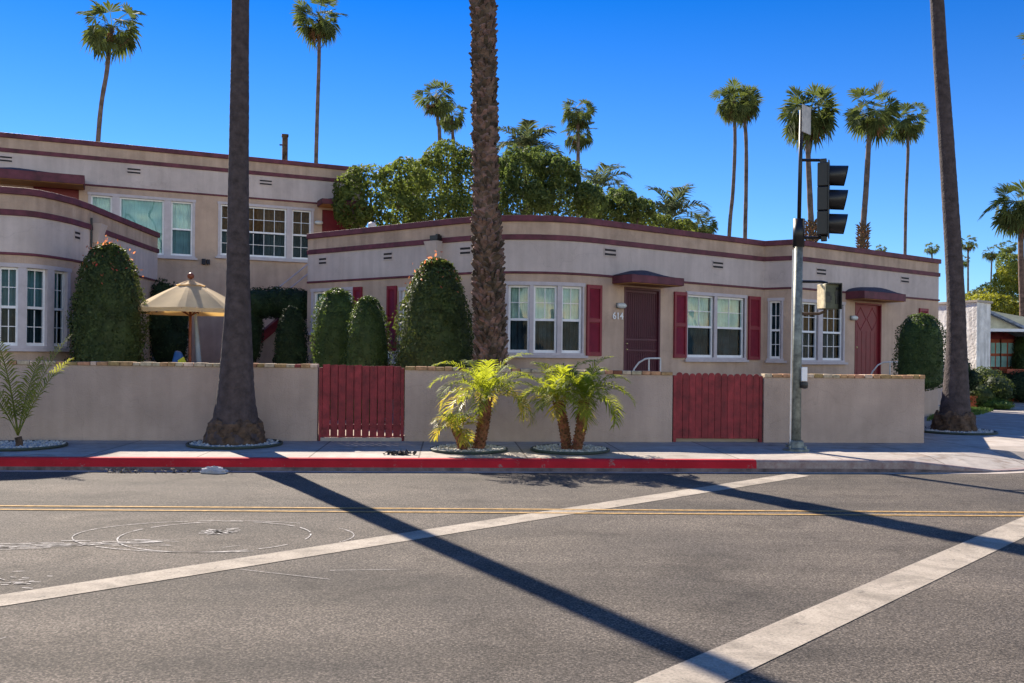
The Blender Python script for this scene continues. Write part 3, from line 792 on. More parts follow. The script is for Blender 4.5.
# rain head with floodlight on the left face, crawl space vent, roof pipe
s = mp_.at_px(437, 250); c = chord(mp_, s-0.16, s+0.16); z = mp_.z_at(s, 437, 242); mb = MB()
mb.hexa([c.pt(0.05, 0.14, z-0.36), c.pt(0.27, 0.14, z-0.36), c.pt(0.27, 0, z-0.36), c.pt(0.05, 0, z-0.36), c.pt(-0.02, 0.24, z), c.pt(0.34, 0.24, z), c.pt(0.34, 0, z), c.pt(-0.02, 0, z)])
c.box(mb, 0.09, 0.23, B3Z-2.2, z-0.36, 0.01, 0.11)
mb.build('rain_head', M['frieze'], apt)
mb = MB(); c.box(mb, 0.12, 0.34, z+0.02, z+0.12, 0.06, 0.2); c.box(mb, 0.2, 0.26, z+0.12, z+0.16, 0.02, 0.1); mb.build('floodlight', M['black'], apt)
s = mp_.at_px(393, 358); c = chord(mp_, s-0.14, s+0.14); z = mp_.z_at(s, 393, 357); mb = MB()
for a, b, zz0, zz1 in ((0, 0.28, 0.12, 0.15), (0, 0.28, -0.15, -0.12), (0, 0.03, -0.12, 0.12), (0.25, 0.28, -0.12, 0.12)): c.box(mb, a, b, z+zz0, z+zz1, 0.003, 0.03)
for k in range(5): c.box(mb, 0.03, 0.25, z-0.1+k*0.045, z-0.08+k*0.045, 0.003, 0.02)
mb.build('crawl_vent', M['white'], apt)
q = at(372, 226, 23.0); mb = MB(); mb.lathe((q.x, q.y, TOP-0.3), [(0.055, 0), (0.055, q.z-TOP+0.24), (0.10, q.z-TOP+0.25), (0.10, q.z-TOP+0.36), (0.04, q.z-TOP+0.40)], 12)
mb.build('roof_pipe', M['trim'], apt)
# porches under both doors
for pa, pb in ((618, 664), (850, 888)):
    sa, sb = mp_.at_px(pa, 320), mp_.at_px(pb, 320); c = chord(mp_, sa, sb); mb = MB()
    c.box(mb, 0, c.l, YARD, FL-0.02, 0.003, 0.9)
    for k in range(3): c.box(mb, 0, c.l, YARD, FL-0.02-0.17*(k+1), 0.9+0.28*k, 0.9+0.28*(k+1))
    mb.build('porch_steps', M['concrete'], apt)

# --- the one storey building on the left, rounded end towards the court
def catmull(P, n=8):
    P = [Vector(p) for p in P]; out = []
    for i in range(len(P)-1):
        a, b, c, d = P[max(i-1, 0)], P[i], P[i+1], P[min(i+2, len(P)-1)]
        for k in range(n):
            t = k/n; q = 0.5*((2*b)+(c-a)*t+(2*a-5*b+4*c-d)*t*t+(3*b-a-3*c+d)*t**3); out.append((q.x, q.y))
    out.append(tuple(P[-1])); return out
TL = 4.62; TLb, TLc = 4.165, 3.395
rl = [roof_pt(a, b, TL) for a, b in ((0, 187.2), (30.7, 189.7), (51.2, 193.4), (71.7, 198.6))]
lp = [(-18.5, 15.85), (-13.9, 15.95), (-11.0, 16.2)] + [tuple(q.xy) for q in rl]
e1, e2 = roof_pt(92.2, 207.5, TL), roof_pt(157.8, 233.3, TL)
lpts = catmull(lp, 8) + [(rl[-1].x+0.01, e1.y-0.4), (rl[-1].x-0.02, e1.y), tuple(e2.xy), (e2.x-1.5, e2.y+0.3)]
LP = Path(lpts)
bl = thing('apartment_building', (-11, 18.5, YARD), 'single storey stucco building with rounded window bay at the left edge of the photo', 'building', 'stucco court buildings')
op = []
SD = dict(top=(2, 2), bot=(2, 2), g1='darkglass', up='curtain', lo='screen')
window(LP, bl, -4, 69.5, 265, 348.5, [(-2, 18), (26, 46.5), (53.5, 66.5)], SD, op, pyc=310, label='three narrow sashes around the rounded bay')
window(LP, bl, 139.5, 156.5, 287, 346, [(141, 155.3)], dict(top=(2, 2), bot=(2, 2), g1='darkglass', up='screen', lo='screen'), op, label='narrow window on the court side')
window(LP, bl, -60, -20, 262, 348, [(-57, -41), (-38, -23)], SD, op, pyc=310)
shell(LP, [(-18.5, 23.5)], bl, YARD-0.02, TL, TLb, TLc, op)
mouldings(LP, bl, TL, TLb, TLc)
for px, py, w in ((77, 235.3, 5), (119, 249, 4), (150, 258, 4)): vent(LP, bl, px, py, w)
s = LP.at_px(94, 220); c = chord(LP, s-0.1, s+0.25); z = LP.z_at(s, 94, 224); mb = MB()
mb.hexa([c.pt(0.02, 0.10, z-0.4), c.pt(0.24, 0.10, z-0.4), c.pt(0.24, 0, z-0.4), c.pt(0.02, 0, z-0.4), c.pt(-0.05, 0.2, z), c.pt(0.33, 0.2, z), c.pt(0.33, 0, z), c.pt(-0.05, 0, z)])
c.box(mb, 0.07, 0.19, z-2.4, z-0.4, 0.01, 0.1); mb.build('rain_head', M['frieze'], bl)
mb = MB(); mb.tube([c.pt(-0.1, 0.03, z-0.9), c.pt(-0.1, 0.03, z+0.1)], 0.02, 8); mb.build('conduit', M['black'], bl)

# --- the two storey building behind the court
T2, T2b, T2c = 7.4, 6.95, 6.19
a0_, a1_ = roof_pt(0, 132.7, T2), roof_pt(351.8, 167.3, T2); dd = (a1_-a0_)
tp = Path([tuple((a0_-dd*0.7).xy), tuple((a1_+dd*0.035).xy)])
bt = thing('apartment_building', (-8, 27, YARD), 'two storey tan stucco building with flat roof behind the court', 'building', 'stucco court buildings')
op = []
PW = dict(double=False, top=(1, 1), g1='glass', up='curtain', lo='curtain')
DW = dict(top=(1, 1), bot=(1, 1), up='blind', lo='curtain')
NW = dict(top=(2, 2), bot=(2, 2), g1='darkglass', up='amber_blind', lo='screen')
WW = dict(top=(4, 2), bot=(4, 2), g1='darkglass', up='amber_blind', lo='screen')
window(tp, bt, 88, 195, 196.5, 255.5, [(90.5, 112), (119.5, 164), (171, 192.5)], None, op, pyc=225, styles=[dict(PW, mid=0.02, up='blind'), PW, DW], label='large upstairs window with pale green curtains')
window(tp, bt, 218, 313.5, 205.5, 259, [(220.5, 237), (241.5, 286.5), (292, 311)], None, op, pyc=232, styles=[NW, WW, NW], label='upstairs window with small grid panes')
def plain_door(path, parent, pxl, pxr, yt, h, pyc, mat, lab):
    s0, s1 = path.at_px(pxl, pyc), path.at_px(pxr, pyc); z1 = path.z_at((s0+s1)/2, (pxl+pxr)/2, yt); op.append((s0, s1, z1-h, z1))
    c = chord(path, s0, s1); mb = MB(); c.box(mb, 0.0, c.l, z1-h, z1, -0.13, -0.09)
    for k in range(3): c.box(mb, 0.14, c.l-0.14, z1-h+0.15+k*0.66, z1-h+0.68+k*0.66, -0.09, -0.08)
    d = mb.build('door', mat, parent); d['label'] = lab
    hm = MB(); hm.lathe(c.pt(0.09, -0.06, z1-h+0.98), [(0.001, -0.03), (0.03, 0), (0.001, 0.03)], 8); hm.build('handle', M['brass'], d)
plain_door(tp, bt, 322, 352, 210.5, 2.1, 225, M['reddoor'], 'red upstairs door beside the tree')
plain_door(tp, bt, 33, 79, 187.5, 2.1, 195, M['reddoor'], 'red upstairs door under the left canopy')
canopy(tp, bt, -30, 85, 176.5, 185.5, 172.5, 0.9, False, pyc=180)
canopy(tp, bt, 317, 362, 203.5, 208.5, 200.5, 0.7, False, pyc=205)
shell(tp, [(a1_.x-4.2, a1_.y+9), (a0_.x-12, a0_.y+9)], bt, YARD-0.02, T2, T2b, T2c, op)
mouldings(tp, bt, T2, T2b, T2c)
for px, py, w in ((6, 159, 12), (134, 171, 13), (265.7, 182.5, 12)): vent(tp, bt, px, py, w)
lamp(tp, bt, 318.3, 223)
s = tp.at_px(206, 262); c = chord(tp, s-0.12, s+0.12); z = tp.z_at(s, 206, 262); mb = MB(); c.box(mb, 0, 0.1, z-0.08, z+0.08, 0, 0.12); c.box(mb, 0.13, 0.22, z-0.07, z+0.07, 0, 0.10); mb.build('meter_box', M['vent'], bt)
q = at(284.8, 160, 28.5); mb = MB(); zt = at(284.8, 134.5, 28.5).z
mb.box((q.x, q.y, (T2-0.3+zt)/2), (0.17, 0.17, zt-T2+0.3), 0.3); mb.box((q.x, q.y, zt-0.04), (0.21, 0.21, 0.06), 0.3); mb.box((q.x-0.13, q.y, zt-0.33), (0.08, 0.04, 0.04)); mb.build('chimney', M['trunk_base'], bt)

# --- exterior staircase up the two storey front
st0 = at(256, 345, 23.6); st1 = at(318, 262, 24.8)
stt = thing('staircase', (st0.x, st0.y, YARD), 'outside stucco staircase with red sloping cap half hidden by the dark hedge', 'staircase')
tdir = (st1-st0); hd_ = Vector((tdir.x, tdir.y, 0)).normalized(); nrm = Vector((hd_.y, -hd_.x, 0))
zlo = at(256, 341, 23.6).z; run = Vector((tdir.x, tdir.y, 0)).length; slope = 0.80
def stp(a, o, z): q = st0 + hd_*a + nrm*o; return (q.x, q.y, z)
mb = MB(); mb.hexa([stp(-0.8, 0.1, YARD), stp(run+1, 0.1, YARD), stp(run+1, 0, YARD), stp(-0.8, 0, YARD), stp(-0.8, 0.1, zlo-0.8*slope-0.12), stp(run+1, 0.1, zlo+(run+1)*slope-0.12), stp(run+1, 0, zlo+(run+1)*slope-0.12), stp(-0.8, 0, zlo-0.8*slope-0.12)])
mb.build('stringer', M['stucco'], stt)
mb = MB(); mb.hexa([stp(-0.85, 0.14, zlo-0.85*slope-0.12), stp(run+1, 0.14, zlo+(run+1)*slope-0.12), stp(run+1, -0.04, zlo+(run+1)*slope-0.12), stp(-0.85, -0.04, zlo-0.85*slope-0.12), stp(-0.85, 0.14, zlo-0.85*slope+0.15), stp(run+1, 0.14, zlo+(run+1)*slope+0.15), stp(run+1, -0.04, zlo+(run+1)*slope+0.15), stp(-0.85, -0.04, zlo-0.85*slope+0.15)])
mb.build('cap', M['redwood'], stt)
mb = MB()
for k in range(12): mb.hexa([stp(-0.8+k*0.27, 0, YARD), stp(-0.53+k*0.27, 0, YARD), stp(-0.53+k*0.27, -0.95, YARD), stp(-0.8+k*0.27, -0.95, YARD)] + [stp(-0.8+k*0.27, 0, YARD+0.2*(k+1)), stp(-0.53+k*0.27, 0, YARD+0.2*(k+1)), stp(-0.53+k*0.27, -0.95, YARD+0.2*(k+1)), stp(-0.8+k*0.27, -0.95, YARD+0.2*(k+1))])
mb.build('steps', M['concrete'], stt)
for o_, h_ in ((0.05, 0.95), (0.05, 0.68)):
    mb = MB(); mb.tube([stp(-0.7, o_, zlo-0.7*slope+h_), stp(run+1, o_, zlo+(run+1)*slope+h_)], 0.02, 8); mb.build('handrail', M['trim'], stt)

# ------------------------------------------------------------------ front garden walls and gates
def garden_wall(pxl, pxr, ytl, ytr, label, extra_l=0.0, end_right=False):
    a = ground(pxl, 440.3+pxl*0.003, SW); b = ground(pxr, 440.3+pxr*0.003, SW)
    xa, xb = a.x-extra_l, b.x
    A, B = (xa, wall_y(xa)), (xb, wall_y(xb)); c = Chord(A, B)
    za = at(pxl, ytl, wall_y(a.x)).z; zb = at(pxr, ytr, wall_y(b.x)).z; th = 0.20
    t = thing('garden_wall', ((xa+xb)/2, (A[1]+B[1])/2, SW), label, 'wall', 'low stucco garden walls')
    N = max(2, int(c.l/0.5)); mb = MB(); ch_ = 0.06
    zz = lambda x: za + (zb-za)*max(0, (x-extra_l)/(c.l-extra_l)) - ch_
    vs = []; fs = []
    for i in range(N+1):
        x = c.l*i/N; vs += [c.pt(x, 0, SW-0.05), c.pt(x, -th, SW-0.05), c.pt(x, -th, zz(x)), c.pt(x, 0, zz(x))]
    for i in range(N):
        for k in range(4): fs.append((4*i+k, 4*i+(k+1) % 4, 4*i+4+(k+1) % 4, 4*i+4+k))
    fs += [(0, 1, 2, 3), (4*N+3, 4*N+2, 4*N+1, 4*N)]
    mb.add(vs, fs); mb.build('wall', M['front_wall'], t)
    cb = MB(); x = 0.0
    while x < c.l-0.02:
        w = min(random.uniform(0.09, 0.21), c.l-x); z0 = zz(x+w/2)
        j = random.uniform(-0.006, 0.006)
        c.box(cb, x+0.005, x+w-0.005, z0+0.002, z0+ch_+random.uniform(-0.006, 0.006), -th-0.015, 0.025+j, random.choices((0, 1, 2), (5, 6, 1.3))[0])
        x += w
    cb.build('coping', [M['brick_a'], M['brick_b'], M['brick_c']], t, bevel=0.006)
    return (xa, xb, za, zb)
w1 = garden_wall(0, 316.3, 360.5, 364.3, 'long pale stucco garden wall with brick coping left of the slatted red gate', 14)
w2 = garden_wall(404, 672.3, 366.3, 371.8, 'pale stucco garden wall with brick coping between the two red gates')
w3 = garden_wall(764, 924.5, 373.8, 375.3, 'pale stucco garden wall with brick coping behind the traffic signal pole')

def gate(xa, xb, za, zb, label, n, rounded, gap):
    A, B = (xa+0.02, wall_y(xa)+0.06), (xb-0.02, wall_y(xb)+0.06); c = Chord(A, B); L = c.l
    t = thing('gate', ((A[0]+B[0])/2, (A[1]+B[1])/2, SW), label, 'gate', 'red wooden gates')
    mb = MB(); pw = 0.05
    for a in (0, L-pw): 
        p = MB(); c.box(p, a, a+pw, SW, (za+zb)/2-0.04, -0.08, 0.03); p.build('post', M['redwood'], t)
    w = (L-2*pw)/n; bot = SW+0.06
    for k in range(n):
        a0 = pw+w*k+gap/2; a1 = pw+w*(k+1)-gap/2; zt = za+(zb-za)*(k+0.5)/n + random.uniform(-0.012, 0.008)
        if rounded:
            prof = [(a0, bot), (a1, bot), (a1, zt-0.05)] + [((a0+a1)/2+(a1-a0)/2*math.cos(q), zt-0.05+0.05*math.sin(q)) for q in np.linspace(0.3, PI-0.3, 6)] + [(a0, zt-0.05)]
        else:
            prof = [(a0, bot+random.uniform(-.01, .01)), (a1, bot), (a1, zt), (a0, zt-0.008)]
        p = MB(); nn = len(prof); o0, o1 = 0.0, 0.02+random.uniform(-0.004, 0.004)
        p.add([c.pt(a, o1, z) for a, z in prof]+[c.pt(a, o0, z) for a, z in prof], [tuple(range(nn)), tuple(range(2*nn-1, nn-1, -1))]+[(i, nn+i, nn+(i+1) % nn, (i+1) % nn) for i in range(nn)])
        p.build('picket', M['redwood'], t)
    for z in (bot+0.12, za-0.28):
        p = MB(); c.box(p, pw, L-pw, z, z+0.09, -0.045, -0.003); p.build('rail', M['redwood'], t)
    return c, L, t
c1, L1, g1 = gate(w1[1], w2[0], w1[3]-0.0, w2[2]-0.0, 'red wooden gate with light showing through its lower slats', 10, False, 0.014)
p = MB(); c1.box(p, 0.05, L1-0.05, SW+0.30+0.38, w1[3]-0.02, -0.03, -0.006); p.build('backing_board', M['redwood'], g1)
p = MB(); c1.box(p, 0.03, L1-0.03, SW, SW+0.055, -0.06, 0.05); p.build('threshold', M['concrete'], g1)
c2, L2, g2 = gate(w2[1], w3[0], w2[3]-0.01, w3[2]-0.01, 'red picket gate with rounded picket tops beside the traffic signal', 13, True, 0.006)
p = MB(); c2.box(p, 0.05, L2-0.05, SW+0.08, w2[3]-0.10, -0.03, -0.006); p.build('backing_board', M['redwood'], g2)

# low retaining wall at the right end of the yard
rw = thing('retaining_wall', (7.4, 16.2, SW), 'lower stucco retaining wall running back from the corner below the round shrub', 'wall')
pts = [(w3[1]+0.01, wall_y(w3[1])+0.21), (10.2, 22.3), (10.75, 22.7), (11.7, 24.5), (12.55, 26.3)]
mb = MB(); rp = Path(pts); band(mb, rp, 0, rp.len, SW-0.05, 1.02, -0.2, 0.0); mb.build('wall', M['front_wall'], rw)
mb = MB(); band(mb, rp, 0, rp.len, 1.02, 1.06, -0.22, 0.02); mb.build('coping', M['concrete'], rw)

# handrails of the two porches
def handrail(pxs, d, label):
    pts = [at(px, py, d) for px, py in pxs]
    b = pts[-1]; t = thing('handrail', (b.x, b.y, YARD), label, 'handrail', 'white porch handrails')
    m_ = MB(); m_.tube([tuple(q) for q in pts], 0.018, 8); m_.build('rail', M['rail'], t, smooth=True)
    for q in (pts[-1], pts[-2]):
        p = MB(); p.tube([(q.x, q.y, YARD), (q.x, q.y, q.z)], 0.016, 8); p.build('post', M['rail'], t)
handrail([(632, 378), (634, 369), (639, 362.5), (645, 359), (649, 358.3), (660.5, 358.3)], 18.6, 'white tube handrail curving up in front of the dark maroon door')
handrail([(868, 380), (873, 371), (878, 365), (883, 362.5), (890, 362), (911.5, 362.3)], 22.0, 'white tube handrail curving up beside the red door')

# ------------------------------------------------------------------ palms
def fan_crown(seed, N=35, pet=0.86, blade=0.82, skirt=14, droop=0.55, nseg=15):
    rng = np.random.default_rng(seed); V = []; Fc = []; mi = []
    def leaf(az, el, pl, bl, m, dr):
        h = np.array([math.cos(az), math.sin(az), 0.0]); up = np.array([0, 0, 1.0])
        # petiole bends downwards along its length
        p0 = h*0.10; d0 = h*math.cos(el)+up*math.sin(el); el2 = el-dr*0.55
        d1 = h*math.cos(el2)+up*math.sin(el2); mid = p0+d0*pl*0.5; tip = mid+d1*pl*0.5
        side = np.cross(d1, up); side = side/max(np.linalg.norm(side), 1e-6); nrm = np.cross(side, d1)
        ro = rng.normal(0, 0.55); side, nrm = side*math.cos(ro)+nrm*math.sin(ro), nrm*math.cos(ro)-side*math.sin(ro)
        dip = max(0.05, 0.12+0.62*(1-math.sin(el))*0.75+0.15*rng.normal()); d1 = d1*math.cos(dip)-nrm*math.sin(dip)*np.sign(nrm[2]+1e-9); nrm = np.cross(side, d1)
        for a, b in ((p0, mid), (mid, tip)):
            o = len(V); w = side*0.02; V.extend([a-w, a+w, b+w*0.8, b-w*0.8]); Fc.append((o, o+1, o+2, o+3)); mi.append(m)
        for k in range(nseg):
            th = -1.75+3.5*(k+0.5)/nseg + rng.normal(0, 0.04); dth = 3.5/nseg*0.5
            ln = bl*(0.72+0.28*math.cos(th*0.8))*rng.uniform(0.88, 1.08)
            def q(r, t, dz): return tip + (d1*math.cos(t)+side*math.sin(t))*r - up*dz + nrm*(abs(math.sin(t))*r*0.22)
            o = len(V); dd = dr*rng.uniform(0.7, 1.3)
            V.extend([q(0.02, th, 0), q(ln*0.58, th-dth*1.05, 0.06*dd), q(ln*0.62, th, 0.05*dd), q(ln*0.58, th+dth*1.05, 0.06*dd)]); Fc.append((o, o+1, o+2, o+3)); mi.append(m)
            o = len(V); t2 = th
            e = q(ln, t2, 0.36*dd*ln)
            V.extend([q(ln*0.58, th-dth*0.95, 0.06*dd), q(ln*0.82, th-dth*0.3, 0.17*dd*ln), e, q(ln*0.58, th+dth*0.95, 0.06*dd)]); Fc.append((o, o+1, o+2, o+3)); mi.append(m)
    for i in range(N):
        f = (i+0.5)/N; el = math.asin(max(-1, min(1, 0.99-1.78*f)))+rng.normal(0, 0.10); az = i*2.39996+rng.normal(0, 0.2)
        leaf(az, el, pet*rng.uniform(0.6, 1.2), blade*rng.uniform(0.8, 1.2), 0, droop*(0.6+f)*rng.uniform(0.7, 1.5))
    for i in range(skirt):
        leaf(i*2.4+1, math.radians(rng.uniform(-80, -48)), pet*rng.uniform(0.6, 0.95), blade*rng.uniform(0.5, 0.9), 1, 0.35)
    return np.array(V), np.array(Fc), np.array(mi)

def crown_meshes(seed, **kw):
    V, Fc, mi = fan_crown(seed, **kw); out = []
    for m, nm, mt in ((0, 'crown', M['fan']), (1, 'dead_skirt', M['skirt'])):
        f = Fc[mi == m]
        if len(f) == 0: out.append(None); continue
        used = np.unique(f); remap = np.zeros(len(V), int); remap[used] = np.arange(len(used))
        o = np_mesh(nm, V[used], remap[f], mt); out.append(o.data); bpy.data.objects.remove(o)
    return out
CROWNS = [crown_meshes(3), crown_meshes(5, N=32, droop=0.75, skirt=8), crown_meshes(9, N=46, skirt=24, blade=0.9), crown_meshes(15, N=28, skirt=5, droop=0.8, nseg=13), crown_meshes(21, N=24, skirt=3, pet=0.95, blade=0.75, nseg=9)]

def ring_trunk(mb, pts, rads, n=14, rough=0.012, step=0.12):
    P = [Vector(p) for p in pts]; out = []; rr = []; acc = 0
    for i in range(len(P)-1):
        l = (P[i+1]-P[i]).length; k = max(1, int(l/step))
        for j in range(k):
            t = j/k; a, b, c, d = P[max(i-1, 0)], P[i], P[i+1], P[min(i+2, len(P)-1)]
            out.append(0.5*((2*b)+(c-a)*t+(2*a-5*b+4*c-d)*t*t+(3*b-a-3*c+d)*t**3))
            r = rads[i]+(rads[i+1]-rads[i])*t; rr.append(r*(1+random.uniform(-rough, rough)))
    out.append(P[-1]); rr.append(rads[-1]); mb.tube(out, rr, n)

def fan_palm(pxs, d, crown, cw_px, top_y, label, group, rb=0.2, rt=0.14, boots_px=None, skirt=True, sag=0.0, mat='far_trunk', cscale=None, extra=0.0):
    """pxs: (px,py) of the trunk from the crown downwards; the trunk is carried on down to the ground"""
    P = [at(px, py, d) for px, py in pxs]; low = P[-1]; prev = P[-2] if len(P) > 1 else P[-1]+Vector((0, 0, 1))
    s = (low-prev)/max(0.1, (prev.z-low.z)); base = Vector((low.x+s.x*low.z*0.3, d, -0.05))
    t = thing('palm_tree', (base.x, base.y, 0), label, 'palm tree', group)
    pts = [base] + [(p.x, p.y, p.z) for p in P[::-1]]
    n = len(pts); mb = MB(); rads = [rb*1.25]+[rb+(rt-rb)*(i/(n-2 if n > 2 else 1)) for i in range(n-1)]
    rads = [q_*0.64 for q_ in rads]; ring_trunk(mb, pts, rads, 10, 0.05, 0.35); mb.build('trunk', M[mat], t, smooth=True)
    sc = cscale if cscale else cw_px*d/F/2.8
    top = P[0]
    for me, nm in zip(crown, ('crown', 'dead_skirt')):
        if me is None or (nm == 'dead_skirt' and not skirt): continue
        o = bpy.data.objects.new(nm, me); COL.objects.link(o); o.parent = t
        o.location = Vector(top)-t.location; o.scale = (sc, sc, sc*1.02); o.rotation_euler = (0, 0, random.uniform(0, 6.28))
    if boots_px:
        q = at(boots_px[0], boots_px[1], d); bm = MB()
        for k in range(90):
            a = k*2.4; z = q.z-0.9+1.5*k/90; r = rb*0.95
            v = Vector((math.cos(a), math.sin(a), 0)); tt = Vector((-v.y, v.x, 0)); p0 = Vector((q.x, q.y, z))+v*r
            e = p0+v*random.uniform(0.12, 0.28)+Vector((0, 0, random.uniform(0.1, 0.3)))
            bm.add([p0-tt*0.07, p0+tt*0.07, p0+Vector((0, 0, 0.14)), e], [(0, 1, 3), (1, 2, 3), (2, 0, 3)])
        bm.build('boots', M['skirt'], t)
    return t
G1 = 'tall fan palms against the sky'
fan_palm([(112, 26), (107, 70), (98, 142)], 52, CROWNS[3], 60, 0, 'tall fan palm with a ragged crown at the far left above the roof', G1, 0.2, 0.17)
fan_palm([(319, 20), (319, 60), (316, 164)], 58, CROWNS[0], 50, 0, 'tall straight fan palm above the two storey roof near the chimney', G1, 0.2, 0.16)
fan_palm([(437, 98), (438, 125), (440, 150)], 62, CROWNS[1], 38, 0, 'higher of the two fan palms behind the olive tree', G1, 0.2, 0.17)
fan_palm([(452, 116), (453, 140), (454, 160)], 66, CROWNS[3], 30, 0, 'lower of the two fan palms behind the olive tree, half merged with its neighbour', G1, 0.2, 0.17)
fan_palm([(578, 112), (578, 145), (578, 190)], 75, CROWNS[1], 34, 0, 'shaggy fan palm with a long narrow crown behind the dark tree', G1, 0.25, 0.2)
fan_palm([(579, 134), (578.5, 150), (578, 190)], 75.6, CROWNS[3], 32, 0, 'lower fan palm crown tucked under the shaggy narrow one', G1, 0.2, 0.18)
fan_palm([(733.5, 102), (735, 140), (733, 190), (729, 240)], 60, CROWNS[0], 40, 0, 'left palm of the close pair whose crowns merge above the roof', G1, 0.2, 0.17)
fan_palm([(743, 103), (746, 140), (746, 190), (745, 240)], 61.5, CROWNS[2], 37, 0, 'right palm of the close pair whose crowns merge above the roof', G1, 0.22, 0.18)
fan_palm([(809, 113), (808, 150), (810, 200), (811.5, 245)], 48, CROWNS[2], 58, 0, 'fan palm with a big brown skirt directly behind the traffic signal', G1, 0.24, 0.2, boots_px=(811, 233))
fan_palm([(872, 112), (869, 140), (866, 190), (862, 250)], 52, CROWNS[0], 54, 0, 'brown skirted fan palm between traffic signal and leaning trunk', G1, 0.26, 0.2, boots_px=(863, 236))
fan_palm([(907, 120), (908, 150), (906, 200), (905, 255)], 62, CROWNS[1], 42, 0, 'thin dark fan palm beside the leaning trunk', G1, 0.17, 0.15)
G2 = 'small far fan palms on the right'
fan_palm([(932, 248), (932, 275)], 190, CROWNS[4], 14, 0, 'tiny far palm just above the right end of the roof', G2, 0.25, 0.22)
fan_palm([(968, 243), (968, 300)], 165, CROWNS[4], 17, 0, 'far palm right of the leaning trunk, taller of two', G2, 0.28, 0.22)
fan_palm([(963, 261), (963, 300)], 190, CROWNS[4], 13, 0, 'far palm right of the leaning trunk, shorter of two', G2, 0.28, 0.22)
fan_palm([(992, 252), (990.5, 300)], 160, CROWNS[4], 17, 0, 'slim far palm standing left of the yellow green tree', G2, 0.22, 0.2)
fan_palm([(1008, 247), (1008, 300)], 170, CROWNS[4], 16, 0, 'far palm rising behind the yellow green tree', G2, 0.28, 0.22)
fan_palm([(881, 249), (881, 262)], 190, CROWNS[4], 11, 0, 'tip of a far palm barely clearing the roof right of the signal', G2, 0.28, 0.22)
fan_palm([(1021, 206), (1021, 260), (1023, 330)], 40, CROWNS[2], 56, 0, 'bushy fan palm with reddish trunk cut by the right edge', G1, 0.2, 0.18, mat='trunk_boot')
fan_palm([(1054, 52), (1054, 150), (1055, 300)], 45, CROWNS[0], 62, 0, 'tall palm outside the right edge showing only frond tips', G1, 0.2, 0.18)
fan_palm([(704, 226), (704, 245)], 60, CROWNS[0], 28, 0, 'fan palm top showing just above the roof left of the merged pair', G2, 0.2, 0.2)

def near_palm(name, prof, d, label, boots=False, crown=None, top=15.0, base_h=0.0, g=None, cs=1.25):
    """prof: (px centre, py, width px) upwards from the base"""
    P = [at(px, py, d) for px, py, w in prof]; R_ = [w*d/F/2 for px, py, w in prof]
    b = P[0]; t = thing(name, (b.x, b.y, SW), label, 'palm tree', g)
    e = P[-1]; dr = (P[-1]-P[-2]); dr = dr/dr.z; k = top-e.z; q = e+Vector((dr.x*k*0.8, 0.0, k))
    pts = [tuple(x) for x in P]+[tuple(q)]; rads = R_+[R_[-1]*0.85]
    mb = MB(); ring_trunk(mb, pts, rads, 28, 0.018 if not boots else 0.03, 0.05); mb.build('trunk', M['trunk_smooth'] if not boots else M['trunk_boot'], t, smooth=not boots)
    for me, nm in zip(crown, ('crown', 'dead_skirt')):
        o = bpy.data.objects.new(nm, me); COL.objects.link(o); o.parent = t; o.location = q-t.location; o.scale = (cs, cs, cs)
    return t, pts, rads
G3 = 'big street palms cut by the top of the photo'
tl, pl_, rl_ = near_palm('palm_tree', [(235, 448, 59), (235, 436, 57), (235.5, 420, 45), (236, 395, 36.5), (237, 350, 30), (238, 290, 23.5), (238.3, 200, 20.5), (239.5, 100, 18.5), (240.5, 0, 17)], 13.86, 'tall smooth palm trunk with flared base by the red kerb, crown out of view', crown=CROWNS[0], g=G3)
tr, pr_, rr_ = near_palm('palm_tree', [(954, 432, 41), (954.5, 424, 35), (955, 412, 29), (956, 385, 23.5), (956.5, 340, 18.5), (955, 280, 16.5), (947.5, 160, 14.8), (937, 0, 13)], 17.8, 'dark slender palm trunk leaning left at the right end of the garden wall', crown=CROWNS[1], g=G3)
tm, pm_, rm_ = near_palm('palm_tree', [(490.5, 420, 25), (490.5, 345, 24), (489, 300, 23), (486, 210, 20.5), (484.5, 100, 20), (483, 0, 20)], 16.06, 'rough trunked palm covered in spiky leaf stubs rising behind the garden wall', boots=True, crown=CROWNS[2], g=G3)
# fibrous base of the two smooth palms
for t, P, r0, h in ((tl, pl_[0], 0.45, 0.36), (tr, pr_[0], 0.40, 0.36)):
    mb = MB(); n = 40; rows = 10; vs = []; fs = []
    for i in range(rows+1):
        f = i/rows; z = SW-0.02+f*(h+0.05)
        for k in range(n):
            a = 2*PI*k/n; r = r0*(1.06-0.20*f) + 0.022*math.sin(a*9+f*7)+random.uniform(-0.012, 0.012)
            if i == rows: r -= 0.03+random.uniform(0, 0.03)
            vs.append((P[0]+r*math.cos(a), P[1]+r*math.sin(a), z+(0.04*math.sin(a*5)+random.uniform(-0.02, 0.02) if i == rows else 0)))
    for i in range(rows):
        for k in range(n): fs.append((i*n+k, i*n+(k+1) % n, (i+1)*n+(k+1) % n, (i+1)*n+k))
    mb.add(vs, fs); mb.build('fibrous_base', M['trunk_base'], t)
